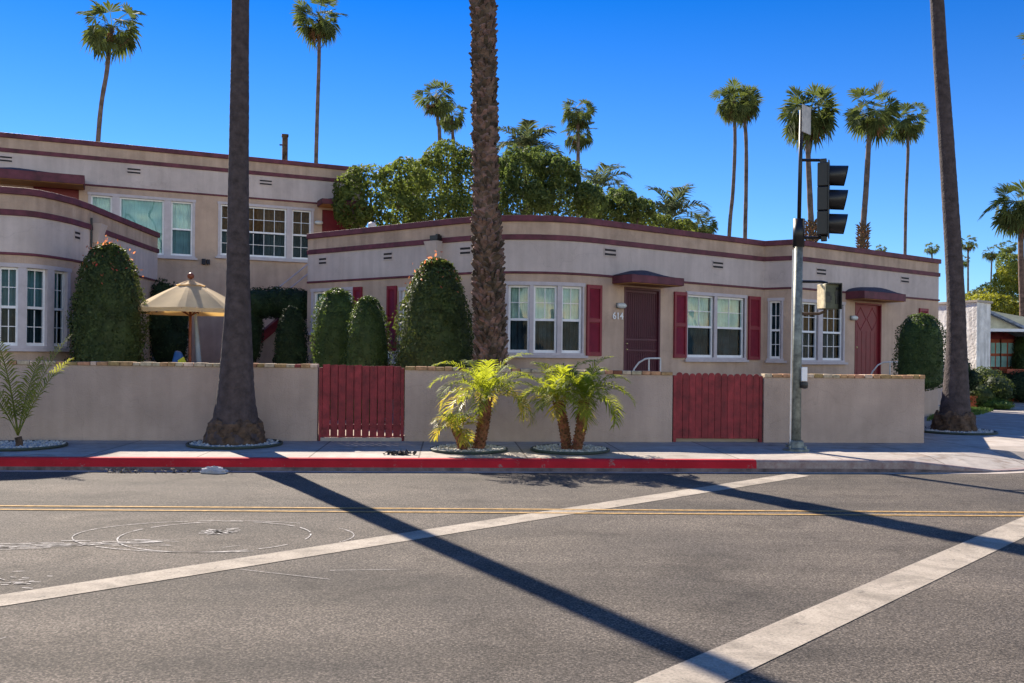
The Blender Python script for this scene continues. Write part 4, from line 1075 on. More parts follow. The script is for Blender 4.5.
# leaf stubs on the rough palm: criss-cross boots spiralling up
sb = MB(); Pm = [Vector(p) for p in pm_]; zmax = 15.0; z = 0.3; k = 0
zz = [p.z for p in Pm]
while z < 9.5:
    a = k*2.39996+random.gauss(0, 0.12); x = float(np.interp(z, zz, [p.x for p in Pm])); y = Pm[0].y; r = float(np.interp(z, zz, rm_))*0.97
    v = Vector((math.cos(a), math.sin(a), 0)); tt = Vector((-v.y, v.x, 0)); p0 = Vector((x, y, z))+v*r
    big = 1.0 if z < 4 else 0.75
    w = random.uniform(0.05, 0.075); out = random.uniform(0.04, 0.125)*big; h = random.uniform(0.10, 0.17)*big; lean = tt*random.choice((-1, 1))*random.uniform(0.02, 0.09)
    e = p0+v*out+Vector((0, 0, h))+lean
    sb.add([p0-tt*w, p0+tt*w, e+tt*w*0.38, e-tt*w*0.38, p0-tt*w*0.6+Vector((0, 0, 0.11)), p0+tt*w*0.6+Vector((0, 0, 0.11)), e+tt*w*0.3+Vector((0, 0, 0.025))-v*0.015, e-tt*w*0.3+Vector((0, 0, 0.025))-v*0.015],
           [(0, 1, 2, 3), (4, 7, 6, 5), (0, 3, 7, 4), (1, 5, 6, 2), (3, 2, 6, 7)])
    z += 0.0042 if z < 4 else 0.006; k += 1
sb.build('leaf_stubs', M['trunk_boot'], tm)

# feather palms
def frond(V, Fc, mi, base, az, el, length, droop, nl=26, ll=0.22, m=0, rng=RNG, width=0.016, fold=0.5, tipm=None):
    p = np.array(base, float); h = np.array([math.cos(az), math.sin(az), 0]); up = np.array([0, 0, 1.0]); e = el
    K = 14; pts = [p.copy()]; dirs = []
    for i in range(K):
        d = h*math.cos(e)+up*math.sin(e); p = p+d*length/K; pts.append(p.copy()); dirs.append(d); e -= droop/K*(0.5+1.2*i/K)
    dirs.append(dirs[-1]); side = np.array([-h[1], h[0], 0.0])
    for i in range(K):
        o = len(V); w = 0.012*(1-0.8*i/K)*max(1, length)
        V.extend([pts[i]-side*w, pts[i]+side*w, pts[i+1]+side*w*0.9, pts[i+1]-side*w*0.9]); Fc.append((o, o+1, o+2, o+3)); mi.append(m)
    for j in range(nl):
        f = 0.16+0.84*(j+0.5)/nl; x = f*K; i = min(K-1, int(x)); q = pts[i]+(pts[i+1]-pts[i])*(x-i); d = dirs[i]; nrm = np.cross(side, d)
        if nrm[2] < 0: nrm = -nrm
        lf = ll*(0.55+0.9*math.sin(PI*min(1, f*0.95+0.05))**0.8)*rng.uniform(0.85, 1.15)*(1.0 if f < 0.85 else 0.75)
        for sgn in (-1, 1):
            dirl = d*(0.5+0.45*f)+side*sgn*(0.85)+nrm*(fold*0.6)+rng.normal(0, 0.10, 3); dirl /= np.linalg.norm(dirl)
            mid = q+dirl*lf*0.55; end = q+dirl*lf-up*lf*0.30*rng.uniform(0.6, 1.3)
            wv = np.cross(dirl, nrm); wv /= max(1e-6, np.linalg.norm(wv)); w = width*rng.uniform(0.8, 1.2)
            mm = tipm if (tipm is not None and rng.random() < 0.7) else m
            o = len(V); V.extend([q-wv*w*0.5, q+wv*w*0.5, mid+wv*w, mid-wv*w]); Fc.append((o, o+1, o+2, o+3)); mi.append(mm)
            o = len(V); V.extend([mid-wv*w, mid+wv*w, end+wv*w*0.15, end-wv*w*0.15]); Fc.append((o, o+1, o+2, o+3)); mi.append(mm)

def feather_palm(name, base_px, top_px, d, tw, nf, flen, label, cat, group=None, elr=(80, 12), droop=1.8, ll=0.17, nl=26, mats=('feather', 'feather_tip'), yellow=None, seed=1, stub=True, trunk_mat='small_trunk', azs=None, width=0.0095, basez=None):
    rng = np.random.default_rng(seed); b = at(*base_px, d); tp_ = at(*top_px, d); bz = SW if basez is None else basez; b.z = bz
    t = thing(name, (b.x, b.y, bz), label, cat, group)
    mid = b.lerp(tp_, 0.5)+Vector((0.02, 0, 0)); mb = MB(); r = tw/2
    ring_trunk(mb, [tuple(b), tuple(mid), tuple(tp_)], [r*0.82, r*1.0, r*0.95], 12, 0.04, 0.04)
    if stub:
        k = 0; L = (tp_-b).length
        while k < L/0.0075:
            f = k*0.0075/L; c = b.lerp(tp_, f) + Vector((0.02*math.sin(PI*f), 0, 0)); a = k*2.39996; v = Vector((math.cos(a), math.sin(a), 0)); tt = Vector((-v.y, v.x, 0)); p0 = c+v*r*0.9; w = 0.02
            e = p0+v*0.03+Vector((0, 0, 0.035)); mb.add([p0-tt*w, p0+tt*w, e+tt*w*0.5, e-tt*w*0.5, p0+Vector((0, 0, 0.05))], [(0, 1, 2, 3), (3, 2, 4), (0, 3, 4), (1, 4, 2)]); k += 1
    mb.build('trunk', M[trunk_mat], t)
    V = []; Fc = []; mi = []
    for i in range(nf):
        f = (i+0.5)/nf; az = azs[i] if azs else i*2.39996+rng.normal(0, 0.15); el = math.radians(elr[0]+(elr[1]-elr[0])*f)+rng.normal(0, 0.08)
        yl = 1 if (yellow and f > yellow) else None
        frond(V, Fc, mi, tuple(tp_+Vector((0, 0, 0.02))), az, el, flen*rng.uniform(0.85, 1.1), droop*(0.75+0.5*f), nl, ll, 0, rng, width, tipm=yl)
    np_mesh('crown', np.array(V), np.array(Fc), [M[m] for m in mats], t, mi)
    return t
G4 = 'pygmy date palms along the kerb'
feather_palm('pygmy_palm', (478, 449), (486, 400), 13.3, 0.17, 23, 0.96, 'taller rusty trunked pygmy palm in the left gravel ring, leaning right', 'palm', G4, yellow=0.70, seed=2)
feather_palm('pygmy_palm', (463, 448), (456, 431), 13.15, 0.13, 12, 0.46, 'smallest pygmy palm, yellowish, at the foot of the taller one', 'palm', G4, ll=0.13, nl=20, yellow=0.3, seed=3)
feather_palm('pygmy_palm', (567, 448), (557.5, 402), 13.35, 0.14, 19, 0.80, 'pygmy palm leaning left in the right gravel ring', 'palm', G4, yellow=0.8, seed=4)
feather_palm('pygmy_palm', (576, 448), (584, 401), 13.25, 0.145, 20, 0.88, 'pygmy palm leaning right in the right gravel ring', 'palm', G4, seed=6)
feather_palm('young_palm', (18, 447), (18, 437), 13.0, 0.10, 6, 1.5, 'young feather palm with long upright olive fronds in a gravel ring at the left edge', 'palm', None, elr=(82, 60), droop=0.5, ll=0.17, nl=36, mats=('young', 'young'), seed=8, stub=False, trunk_mat='trunk_base', azs=[0.9, 2.6, 1.6, 3.4, -0.1, 3.0], width=0.010)
feather_palm('feather_palm', (670, 262), (670, 221), 50, 0.4, 13, 2.7, 'drooping feather palm showing above the roof beyond the dark trees', 'palm tree', None, elr=(85, 5), droop=1.6, ll=0.75, nl=26, mats=('feather_far', 'fan'), seed=12, stub=False, trunk_mat='far_trunk', width=0.05, basez=0.0)
feather_palm('feather_palm', (527, 262), (526, 152), 48, 0.35, 16, 2.1, 'feather palm with arching fronds rising behind the dark tree beside the rough trunk', 'palm tree', None, elr=(85, 0), droop=1.5, ll=0.55, nl=26, mats=('feather_far', 'fan'), seed=13, stub=False, trunk_mat='far_trunk', width=0.05, basez=0.0)
feather_palm('feather_palm', (600, 262), (600, 190), 52, 0.35, 14, 2.0, 'greyish feather palm half hidden between the dark tree and the shaggy palm', 'palm tree', None, elr=(80, 0), droop=1.7, ll=0.6, nl=24, mats=('feather_far', 'fan'), seed=14, stub=False, trunk_mat='far_trunk', width=0.04, basez=0.0)

# gravel rings at the foot of the palms
def bed(c, r, label, n=420):
    t = thing('planting_bed', (c[0], c[1], SW), label, 'planting bed', 'gravel rings around the palms')
    mb = MB(); K = 48
    mb.tube([(c[0]+r*math.cos(2*PI*k/K), c[1]+r*math.sin(2*PI*k/K), SW+0.025) for k in range(K+1)], 0.020, 8); mb.build('edging', M['edging'], t)
    V = []; Fq = []
    gv = MB(); gv.lathe((c[0], c[1], SW), [(r, 0.005), (r*0.9, 0.035), (0.01, 0.05)], 40)
    for k in range(n):
        a = random.uniform(0, 2*PI); q = r*0.95*math.sqrt(random.random()); s = random.uniform(0.012, 0.03)
        gv.lathe((c[0]+q*math.cos(a), c[1]+q*math.sin(a), SW+0.035), [(0.002, -s*0.4), (s*random.uniform(.7, 1), 0), (s*0.6, s*0.6), (0.002, s*0.8)], 6)
    gv.build('gravel', M['gravel'], t)
q = ground(469, 450.5, SW); bed((q.x, q.y), 0.56, 'gravel ring holding one tall and one tiny pygmy palm')
q = ground(570, 450.8, SW); bed((q.x, q.y), 0.58, 'gravel ring holding the pair of pygmy palms')
bed((tl.location.x, tl.location.y), 0.70, 'gravel ring around the flared smooth palm trunk by the kerb')
bed((tr.location.x, tr.location.y), 0.75, 'gravel ring around the leaning palm trunk at the corner')
q = ground(20, 447, SW); bed((q.x, q.y), 0.62, 'gravel ring around the young palm at the left edge')

# ------------------------------------------------------------------ shrubs, hedges, trees
def blob_points(lobes, dens, rng, vol=0.25):
    """points on and inside a set of ellipsoids (centre, radii), kept only on the outside of the union"""
    P = []; N = []
    for c, r in lobes:
        c = np.array(c); r = np.array(r); area = 4*PI*((r[0]*r[1])**1.6/3+(r[0]*r[2])**1.6/3+(r[1]*r[2])**1.6/3)**(1/1.6)
        n = int(area*dens); d = unit(rng.normal(0, 1, (n, 3))); rad = np.where(rng.random(n) < vol, rng.uniform(0.6, 1, n), rng.normal(1.0, 0.035, n))
        p = c+d*r*rad[:, None]; keep = np.ones(n, bool)
        for c2, r2 in lobes:
            if c2 is c or (np.allclose(c2, c) and np.allclose(r2, r)): continue
            keep &= np.sum(((p-np.array(c2))/np.array(r2))**2, axis=1) > 0.62
        P.append(p[keep]); N.append(unit(d/r)[keep])
    return np.vstack(P), np.vstack(N)

def hull(mb, lobes, k=0.9, n=18):
    for c, r in lobes:
        prof = []; rows = 10; vs = []; fs = []
        for i in range(rows+1):
            a = -PI/2+PI*i/rows
            for j in range(n):
                b = 2*PI*j/n; w = k*(1+0.05*math.sin(3*b+i)+random.uniform(-0.03, 0.03))
                vs.append((c[0]+r[0]*w*math.cos(a)*math.cos(b), c[1]+r[1]*w*math.cos(a)*math.sin(b), c[2]+r[2]*w*math.sin(a)))
        for i in range(rows):
            for j in range(n): fs.append((i*n+j, i*n+(j+1) % n, (i+1)*n+(j+1) % n, (i+1)*n+j))
        mb.add(vs, fs)

def shrub(pxl, pxr, yt, d, label, seed, mat='hedge', egg=1.2, leaf=0.062, red=0, basez=YARD, name='clipped_shrub', dens=900, group='clipped shrubs', sides=0.0, yb=None):
    """an egg shaped clipped shrub"""
    rng = np.random.default_rng(seed); pc = (pxl+pxr)/2; top = at(pc, yt, d); rx = (pxr-pxl)/2*d/F; z0 = basez if yb is None else at(pc, yb, d).z
    t = thing(name, (top.x, d, basez), label, 'shrub', group); H = top.z-z0
    n = int(dens*H*rx*6.0); f = rng.random(n)**0.9; az = rng.uniform(0, 2*PI, n)
    def prof(f):   # radius against height fraction
        b = np.clip(f/0.10, 0, 1)**0.5 if yb is not None else np.clip(0.80+f*0.6, 0, 1)
        return rx*b*np.sqrt(np.clip(1-((np.clip(f, 0.32*egg, 1)-0.32*egg)/(1-0.32*egg))**(2.0+sides), 0, 1))
    ph = rng.uniform(0, 6, 6)
    lump = 1+0.04*np.sin(az*3+ph[0]+f*6)+0.035*np.sin(az*5+ph[1]-f*9)+0.04*np.sin(f*17+ph[2]+az*2)+0.025*np.sin(f*31+ph[3]-az*7)
    r = prof(f)*lump*np.where(rng.random(n) < 0.25, rng.uniform(0.8, 1, n), np.where(rng.random(n) < 0.10, rng.uniform(1.03, 1.14, n), rng.normal(1, 0.035, n)))
    P = np.stack([top.x+r*np.cos(az), d+r*np.sin(az), z0+f*H*np.ones(n)], axis=1)
    slope = (prof(f+0.01)-prof(f-0.01))/(0.02*H); N = np.stack([np.cos(az), np.sin(az), np.clip(-slope, -0.5, 4)], axis=1)
    ncap = n//7; q = rng.random(ncap); a2 = rng.uniform(0, 2*PI, ncap); ff = 0.93+0.07*rng.random(ncap); rr = prof(ff)*np.sqrt(q)
    P = np.vstack([P, np.stack([top.x+rr*np.cos(a2), d+rr*np.sin(a2), z0+H*(0.985-0.06*(rr/rx))+rng.normal(0, 0.02, ncap)], axis=1)]); N = np.vstack([N, np.tile([0, 0, 1.0], (ncap, 1))])
    V, Q = leaf_quads(P, unit(N), leaf, 0.55, 0.55, rng=rng); mi = np.zeros(len(Q), int)
    if red:
        k = red; fr = np.clip(rng.normal(0.90, 0.075, k), 0, 1.0); ar = rng.uniform(0, 2*PI, k); rr = prof(np.clip(fr, 0, 0.995))*np.where(rng.random(k) < 0.6, 1.03, np.sqrt(rng.random(k)))
        tuft = rng.integers(0, 26, k); to = rng.normal(0, 0.13, (26, 3)); to[:, 2] = np.abs(to[:, 2])*1.3
        P2 = np.stack([top.x+rr*np.cos(ar), d+rr*np.sin(ar), z0+H*np.minimum(fr, 0.985)], axis=1); P2 = P2 + to[tuft]*rng.random((k, 1))*0.9
        V2, Q2 = leaf_quads(P2, np.stack([np.cos(ar), np.sin(ar), np.ones(k)*0.2], axis=1), 0.07, 0.42, 0.7, 1.2, rng)
        Q = np.vstack([Q, Q2+len(V)]); V = np.vstack([V, V2]); mi = np.concatenate([mi, np.ones(len(Q2), int)])
    np_mesh('foliage', V, Q, [M[mat], M['redtip']] if red else M[mat], t, mi if red else None)
    mb = MB(); rows = 16; nn = 20; vs = []; fs = []
    for i in range(rows+1):
        fi = i/rows*0.97; r = float(prof(np.array(fi)))*0.90
        for j in range(nn): vs.append((top.x+r*math.cos(2*PI*j/nn), d+r*math.sin(2*PI*j/nn), z0+fi*H*0.98))
    for i in range(rows):
        for j in range(nn): fs.append((i*nn+j, i*nn+(j+1) % nn, (i+1)*nn+(j+1) % nn, (i+1)*nn+j))
    mb.add(vs, fs); mb.build('inner_growth', M[mat], t)
    mb = MB(); mb.tube([(top.x, d, basez-0.05), (top.x, d, z0+0.3)], 0.05, 8); mb.build('stem', M['bark'], t)
    return t
shrub(75, 143, 243, 17.5, 'big egg shaped shrub with reddish new shoots in front of the left building', 31, egg=1.6, red=150)
shrub(397, 476, 258, 16.9, 'largest clipped shrub with reddish tip beside the rough palm trunk', 32, egg=1.0, red=110)
shrub(345, 391, 296, 17.6, 'upright clipped shrub directly left of the largest red tipped one', 33, 'hedge_mid', egg=1.5, leaf=0.05)
shrub(313, 361, 288, 18.6, 'upright clipped shrub covering the green curtained window', 34, 'hedge_mid', egg=1.6, sides=0.8, leaf=0.05)
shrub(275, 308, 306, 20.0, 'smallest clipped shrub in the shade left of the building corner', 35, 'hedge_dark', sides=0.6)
shrub(898, 944, 313.5, 20.0, 'dense rounded shrub clipped to a column beside the red door', 36, 'hedge_mid', sides=1.6, yb=391, leaf=0.05)

def hedge(lobes, label, seed, mat, name='hedge', leaf=0.07, dens=420, base=None, cat='hedge', group=None, jitter=0.6):
    rng = np.random.default_rng(seed); c0 = lobes[0][0]
    t = thing(name, (c0[0], c0[1], base if base is not None else YARD), label, cat, group)
    P, N = blob_points(lobes, dens, rng); V, Q = leaf_quads(P, N, leaf, 0.5, jitter, rng=rng); np_mesh('foliage', V, Q, M[mat], t)
    mb = MB(); hull(mb, lobes, 0.88); mb.build('inner_growth', M[mat], t); return t
def L_(px, py, d, rx, ry, rz): q = at(px, py, d); return ((q.x, q.y, q.z), (rx, ry, rz))
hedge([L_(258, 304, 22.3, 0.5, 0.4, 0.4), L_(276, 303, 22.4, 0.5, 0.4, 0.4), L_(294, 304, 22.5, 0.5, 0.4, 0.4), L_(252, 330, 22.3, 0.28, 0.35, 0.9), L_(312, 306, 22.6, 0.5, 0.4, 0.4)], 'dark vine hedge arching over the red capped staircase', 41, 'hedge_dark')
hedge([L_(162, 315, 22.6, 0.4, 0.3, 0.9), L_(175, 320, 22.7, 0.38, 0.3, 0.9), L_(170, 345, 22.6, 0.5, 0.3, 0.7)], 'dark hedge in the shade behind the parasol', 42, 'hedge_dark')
hedge([L_(985, 385, 27.5, 0.62, 0.6, 0.55), L_(972, 388, 27.2, 0.5, 0.5, 0.5), L_(995, 390, 26.8, 0.5, 0.6, 0.45), L_(978, 396, 26.6, 0.5, 0.5, 0.4)], 'dark green hedge clump in front of the white house', 43, 'hedge', dens=380, base=SW)
hedge([L_(1008, 386, 31, 0.7, 0.6, 0.5), L_(1026, 386, 30.5, 0.8, 0.6, 0.55), L_(1042, 386, 30.5, 0.8, 0.6, 0.55), L_(1060, 386, 30, 0.8, 0.6, 0.55)], 'low clipped hedge in front of the red porch', 44, 'hedge_dark', dens=300, base=SW)
hedge([L_(1024, 350, 32.0, 0.35, 0.4, 0.6), L_(1021, 364, 31.8, 0.3, 0.4, 0.5)], 'upright green shrub at the right edge beside the red porch', 45, 'hedge_mid', dens=400, base=SW, name='porch_shrub', cat='shrub')
hedge([L_(1000, 405, 26.2, 0.35, 0.4, 0.16), L_(990, 404, 26.4, 0.4, 0.4, 0.2)], 'bright ground cover spilling onto the pavement below the hedge', 46, 'grass', dens=500, base=SW, name='ground_cover_plant', cat='plant')
hedge([L_(966, 378, 25.8, 0.16, 0.18, 0.55), L_(972, 380, 25.7, 0.2, 0.2, 0.3)], 'spindly dark plant growing in the terracotta pot', 47, 'hedge_dark', dens=500, base=SW+0.35, name='potted_plant', cat='plant')
q = ground(972, 408.5, SW); mb = MB(); mb.lathe((q.x, q.y, SW), [(0.14, 0.0), (0.20, 0.32), (0.225, 0.33), (0.225, 0.38), (0.18, 0.38), (0.17, 0.3)], 18)
tag(mb.build('flower_pot', M['terracotta'], None, smooth=False), 'terracotta flower pot on the grass right of the leaning palm', 'flower pot')

def tree(lobes, base, label, seed, mat, leaf=0.16, dens=70, name='leafy_tree', group='trees behind the court', up=0.0, ratio=0.45, jitter=0.8, vol=0.5, sub=7, srange=(0.30, 0.48), zs=1.0, core=0.80):
    rng = np.random.default_rng(seed); t = thing(name, (base[0], base[1], 0), label, 'tree', group)
    big = []
    for c, r in lobes:     # break each lobe into smaller leaf clumps so the outline is uneven
        for k in range(sub):
            d = rng.normal(0, 1, 3); d /= np.linalg.norm(d); d[2] = abs(d[2])*0.9-(0.25 if zs == 1.0 else 0.05)
            cc = np.array(c)+d*np.array(r)*rng.uniform(0.55, 0.95); big.append((tuple(cc), tuple(np.array(r)*rng.uniform(*srange)*np.array([1, 1, zs]))))
        big.append((c, tuple(np.array(r)*core)))
    P, N = blob_points(big, dens*2.1, rng, vol)
    V, Q = leaf_quads(P, N, leaf, ratio, jitter, up, rng)
    np_mesh('crown', V, Q, M[mat], t)
    mb = MB(); top = np.mean([c for c, r in lobes], axis=0); hub = (base[0], base[1], max(1.5, top[2]*0.45)); mb.tube([(base[0], base[1], -0.05), ((base[0]+hub[0])/2+0.1, base[1], hub[2]*0.5), hub], [0.26, 0.2, 0.17], 10)
    for c, r in lobes: mb.tube([hub, ((hub[0]+c[0])/2, (hub[1]+c[1])/2, (hub[2]+c[2])/2+0.2), c], [0.13, 0.08, 0.03], 7)
    mb.build('trunk', M['bark'], t)
    return t, P
D = 33
DT = 27.6
tree([L_(370, 193, DT, 1.0, 1.0, 1.05), L_(403, 184, DT+0.4, 1.0, 1.1, 0.85), L_(388, 212, DT, 1.3, 1.1, 0.9), L_(352, 208, DT-0.6, 0.62, 0.7, 1.0)], tuple(at(380, 300, DT).xy), 'dark olive leafy tree rising over the building corner, left part of the green mass', 51, 'tree_olive', dens=85)
tree([L_(447, 165, D+1.5, 1.15, 1.3, 1.15), L_(435, 195, D+1, 1.5, 1.4, 1.5), L_(470, 185, D+1.5, 1.2, 1.3, 1.6), L_(450, 218, D, 1.6, 1.3, 1.0)], tuple(at(450, 300, D+1).xy), 'tallest yellowish leafy tree just left of the rough palm trunk', 52, 'tree_olive', dens=85)
tree([L_(525, 176, D+4, 1.3, 1.3, 1.3), L_(555, 175, D+4, 1.2, 1.3, 1.0), L_(520, 205, D+3.5, 1.4, 1.3, 1.2), L_(560, 200, D+4, 1.6, 1.3, 1.2), L_(590, 205, D+4, 0.8, 1.2, 0.8)], tuple(at(545, 300, D+4).xy), 'blue green bushy tree with upright tufts right of the rough palm trunk', 53, 'tree_dark', leaf=0.19, dens=80, up=0.9, ratio=0.36, jitter=0.8, name='pine_tree', sub=26, srange=(0.15, 0.27), zs=1.5, core=0.66)
tree([L_(598, 207, D+7, 0.9, 1.0, 0.75), L_(622, 206, D+7, 0.9, 1.2, 0.8), L_(640, 212, D+7, 0.7, 1.0, 0.6), L_(607, 217, D+7, 1.4, 1.0, 0.6)], tuple(at(615, 300, D+7).xy), 'low dark tufted tree peeking over the curved parapet', 54, 'tree_dark', leaf=0.19, dens=80, up=0.9, ratio=0.36, jitter=0.8, name='pine_tree', sub=26, srange=(0.15, 0.27), zs=1.5, core=0.66)
tree([L_(645, 222, D+12, 0.9, 0.8, 0.6), L_(660, 224, D+12, 0.9, 0.8, 0.55), L_(683, 228, D+12, 0.8, 0.8, 0.5)], tuple(at(655, 300, D+12).xy), 'low yellow green tree top just above the roof under the feather palm', 57, 'tree_olive', leaf=0.17, dens=80)
tree([L_(1000, 296, 44, 1.5, 1.4, 0.9), L_(1012, 280, 44, 1.0, 1.2, 1.0), L_(985, 306, 43, 1.3, 1.2, 0.7), L_(1030, 300, 44, 1.6, 1.4, 1.2), L_(1010, 316, 42, 1.5, 1.0, 0.8)], tuple(at(1005, 330, 44).xy), 'bright yellow green tree over the white house roof', 55, 'tree_yellow', leaf=0.17, dens=75)
tree([L_(1010, 266, 52, 0.9, 1, 0.9), L_(1014, 278, 52, 0.9, 1, 0.8)], tuple(at(1012, 330, 52).xy), 'small rounded green tree standing up behind the yellow green one', 56, 'tree_olive', leaf=0.17, dens=80)

# grass at the corner (blades beyond counting)
ga = [ground(926, 421, SW), ground(942, 409, SW), ground(975, 407, SW), ground(994, 411, SW), ground(965, 419, SW)]
poly = [(p.x, p.y) for p in ga]
def inside(x, y):
    r = False; j = len(poly)-1
    for i in range(len(poly)):
        if (poly[i][1] > y) != (poly[j][1] > y) and x < (poly[j][0]-poly[i][0])*(y-poly[i][1])/(poly[j][1]-poly[i][1])+poly[i][0]: r = not r
        j = i
    return r
V = []; Q = []
xs = [p[0] for p in poly]; ys = [p[1] for p in poly]
for k in range(16000):
    x, y = random.uniform(min(xs), max(xs)), random.uniform(min(ys), max(ys))
    if not inside(x, y): continue
    a = random.uniform(0, PI); h = random.uniform(0.05, 0.10); dx, dy = math.cos(a)*0.008, math.sin(a)*0.008; lx, ly = random.gauss(0, 0.025), random.gauss(0, 0.025)
    o = len(V); V += [(x-dx, y-dy, SW), (x+dx, y+dy, SW), (x+dx*0.3+lx, y+dy*0.3+ly, SW+h), (x-dx*0.3+lx, y-dy*0.3+ly, SW+h)]; Q.append((o, o+1, o+2, o+3))
tag(np_mesh('grass', V, Q, M['grass']), 'strip of bright short grass at the corner behind the leaning palm', 'grass', kind='stuff')

# ------------------------------------------------------------------ parasol and things beside it
PD = 18.4; pb = at(190, 350, PD); zt = at(190, 281, PD).z; zr = at(190, 309.5, PD).z; PR = 1.17
par = thing('parasol', (pb.x, PD, YARD), 'open cream canvas parasol on a red brown wooden pole in the court', 'parasol')
mb = MB(); mb.tube([(pb.x, PD, YARD), (pb.x, PD, zt)], 0.03, 10); mb.build('pole', M['varnish'], par, smooth=True)
mb = MB(); mb.lathe((pb.x, PD, zt+0.06), [(0.01, -0.03), (0.06, 0.0), (0.07, 0.05), (0.05, 0.09), (0.01, 0.11)], 12); mb.build('finial', M['varnish'], par, smooth=True)
def canopy_mesh(r0, r1, z0, z1, val, n=8, rows=8, rot=0.2):
    vs = []; fs = []; m = n*6
    def rad(a, R_):     # straight edges between ribs, slightly hollow panels
        seg = 2*PI/n; q = (a-rot) % seg; return R_*math.cos(seg/2)/math.cos(q-seg/2)
    for i in range(rows+1):
        f = i/rows
        for k in range(m):
            a = 2*PI*k/m; R_ = r0+(r1-r0)*f; rr = rad(a, R_); seg = 2*PI/n; q = ((a-rot) % seg)/seg
            vs.append((pb.x+rr*math.cos(a), PD+rr*math.sin(a), z0+(z1-z0)*(f**1.22)-0.05*math.sin(PI*q)*f*(1.2-f)))
    if val:
        for k in range(m): a = 2*PI*k/m; rr = rad(a, r1*1.003); vs.append((pb.x+rr*math.cos(a), PD+rr*math.sin(a), z1-val))
    R2 = rows+(1 if val else 0)
    for i in range(R2):
        for k in range(m): fs.append((i*m+k, i*m+(k+1) % m, (i+1)*m+(k+1) % m, (i+1)*m+k))
    return vs, fs
mb = MB(); mb.add(*canopy_mesh(0.14, PR, zt-0.06, zr, 0.09)); mb.build('canopy', M['canvas'], par)
mb = MB(); mb.add(*canopy_mesh(0.03, 0.30, zt+0.02, zt-0.085, 0.0)); mb.build('vent_flap', M['canvas'], par)
for k in range(8):
    a = 0.2+k*2*PI/8; rb_ = MB(); c_, s_ = math.cos(a), math.sin(a)
    rb_.tube([(pb.x+0.05*c_, PD+0.05*s_, zt-0.09), (pb.x+(PR-0.03)*c_, PD+(PR-0.03)*s_, zr-0.03)], 0.012, 6)
    rb_.tube([(pb.x+0.03*c_, PD+0.03*s_, zr-0.12), (pb.x+0.62*c_, PD+0.62*s_, (zt+zr)/2-0.06)], 0.010, 6); rb_.build('rib', M['varnish'], par)
a, b = at(194.5, 300, PD+0.5), at(199, 366, PD+0.5)
mb = MB(); mb.tube([tuple(a), tuple(a.lerp(b, 0.3)), tuple(a.lerp(b, 0.7)), tuple(b)], [0.012, 0.03, 0.05, 0.06], 12)
for k in range(6): pass
fo = thing('folded_umbrella', (b.x, b.y, YARD), 'closed pale blue umbrella propped upright beside the parasol pole', 'umbrella')
mb.build('cloth', M['blue_cloth'], fo, smooth=True); mb = MB(); mb.tube([(b.x, b.y, YARD), (b.x, b.y, b.z+0.05)], 0.015, 8); mb.tube([tuple(a), tuple(a+(a-b)*0.05)], 0.012, 8); mb.build('pole', M['white'], fo)
q = at(180, 358, PD+0.2); bg = thing('beach_bag', (q.x, q.y, YARD), 'bright blue beach bag with a lime patch near the parasol pole', 'bag')
tbm = MB(); tbm.box((q.x, q.y, (YARD+q.z-0.35)/2), (0.7, 0.5, 0.04)); 
mb = MB(); mb.hexa([(q.x-0.20, q.y-0.1, q.z-0.30), (q.x+0.17, q.y-0.1, q.z-0.30), (q.x+0.17, q.y+0.1, q.z-0.30), (q.x-0.20, q.y+0.1, q.z-0.30), (q.x-0.10, q.y-0.05, q.z+0.16), (q.x+0.03, q.y-0.05, q.z+0.13), (q.x+0.03, q.y+0.05, q.z+0.13), (q.x-0.10, q.y+0.05, q.z+0.16)]); mb.build('body', M['blue_bag'], bg, bevel=0.04)
mb = MB(); mb.hexa([(q.x+0.02, q.y-0.13, q.z-0.12), (q.x+0.18, q.y-0.13, q.z-0.10), (q.x+0.18, q.y-0.11, q.z-0.10), (q.x+0.02, q.y-0.11, q.z-0.12), (q.x+0.0, q.y-0.13, q.z-0.05), (q.x+0.12, q.y-0.13, q.z+0.03), (q.x+0.12, q.y-0.11, q.z+0.03), (q.x+0.0, q.y-0.11, q.z-0.05)]); mb.build('patch', M['yellow_bag'], bg)
tt_ = thing('garden_table', (q.x, q.y, YARD), 'low wooden table under the blue bag hidden behind the garden wall', 'table')
zt_ = q.z-0.30
mb = MB(); mb.box((q.x, q.y, zt_-0.025), (0.9, 0.6, 0.04)); mb.build('tabletop', M['varnish'], tt_)
for sx in (-0.4, 0.4):
    for sy in (-0.25, 0.25): mb = MB(); mb.box((q.x+sx, q.y+sy, (YARD+zt_-0.045)/2), (0.05, 0.05, zt_-0.045-YARD)); mb.build('leg', M['varnish'], tt_)

# ------------------------------------------------------------------ white house on the right
hz = thing('white_house', (17.0, 31.5, SW), 'white rough plastered house with slate gable and red porch beyond the corner', 'house')
HD = 29.5
def hp(px, py, d=HD): return at(px, py, d)
x0, x1 = hp(930, 340).x, hp(972, 340).x; ztop = hp(960, 302.5).z
mb = MB(); mb.prism([(14.45, 28.0), (15.25, 28.7), (15.25, 33.5), (12.9, 33.5), (13.93, 29.65)], SW, 3.40); mb.build('wall', M['whitewash'], hz)
mb = MB(); mb.prism([(14.43, 27.94), (15.30, 28.66), (15.30, 33.5), (12.8, 33.5), (13.87, 29.62)], 3.402, 3.47); mb.build('coping', M['concrete'], hz)
HB = 31.0; xa = hp(968, 300, HB).x; za = hp(970, 302, HB).z; xb = hp(1035, 331, HB).x+2.2; ze = hp(1024, 327.5, HB).z; slope = (za-ze)/(hp(1024, 327, HB).x-xa)
zb_ = za-slope*(xb-xa)
mb = MB(); 
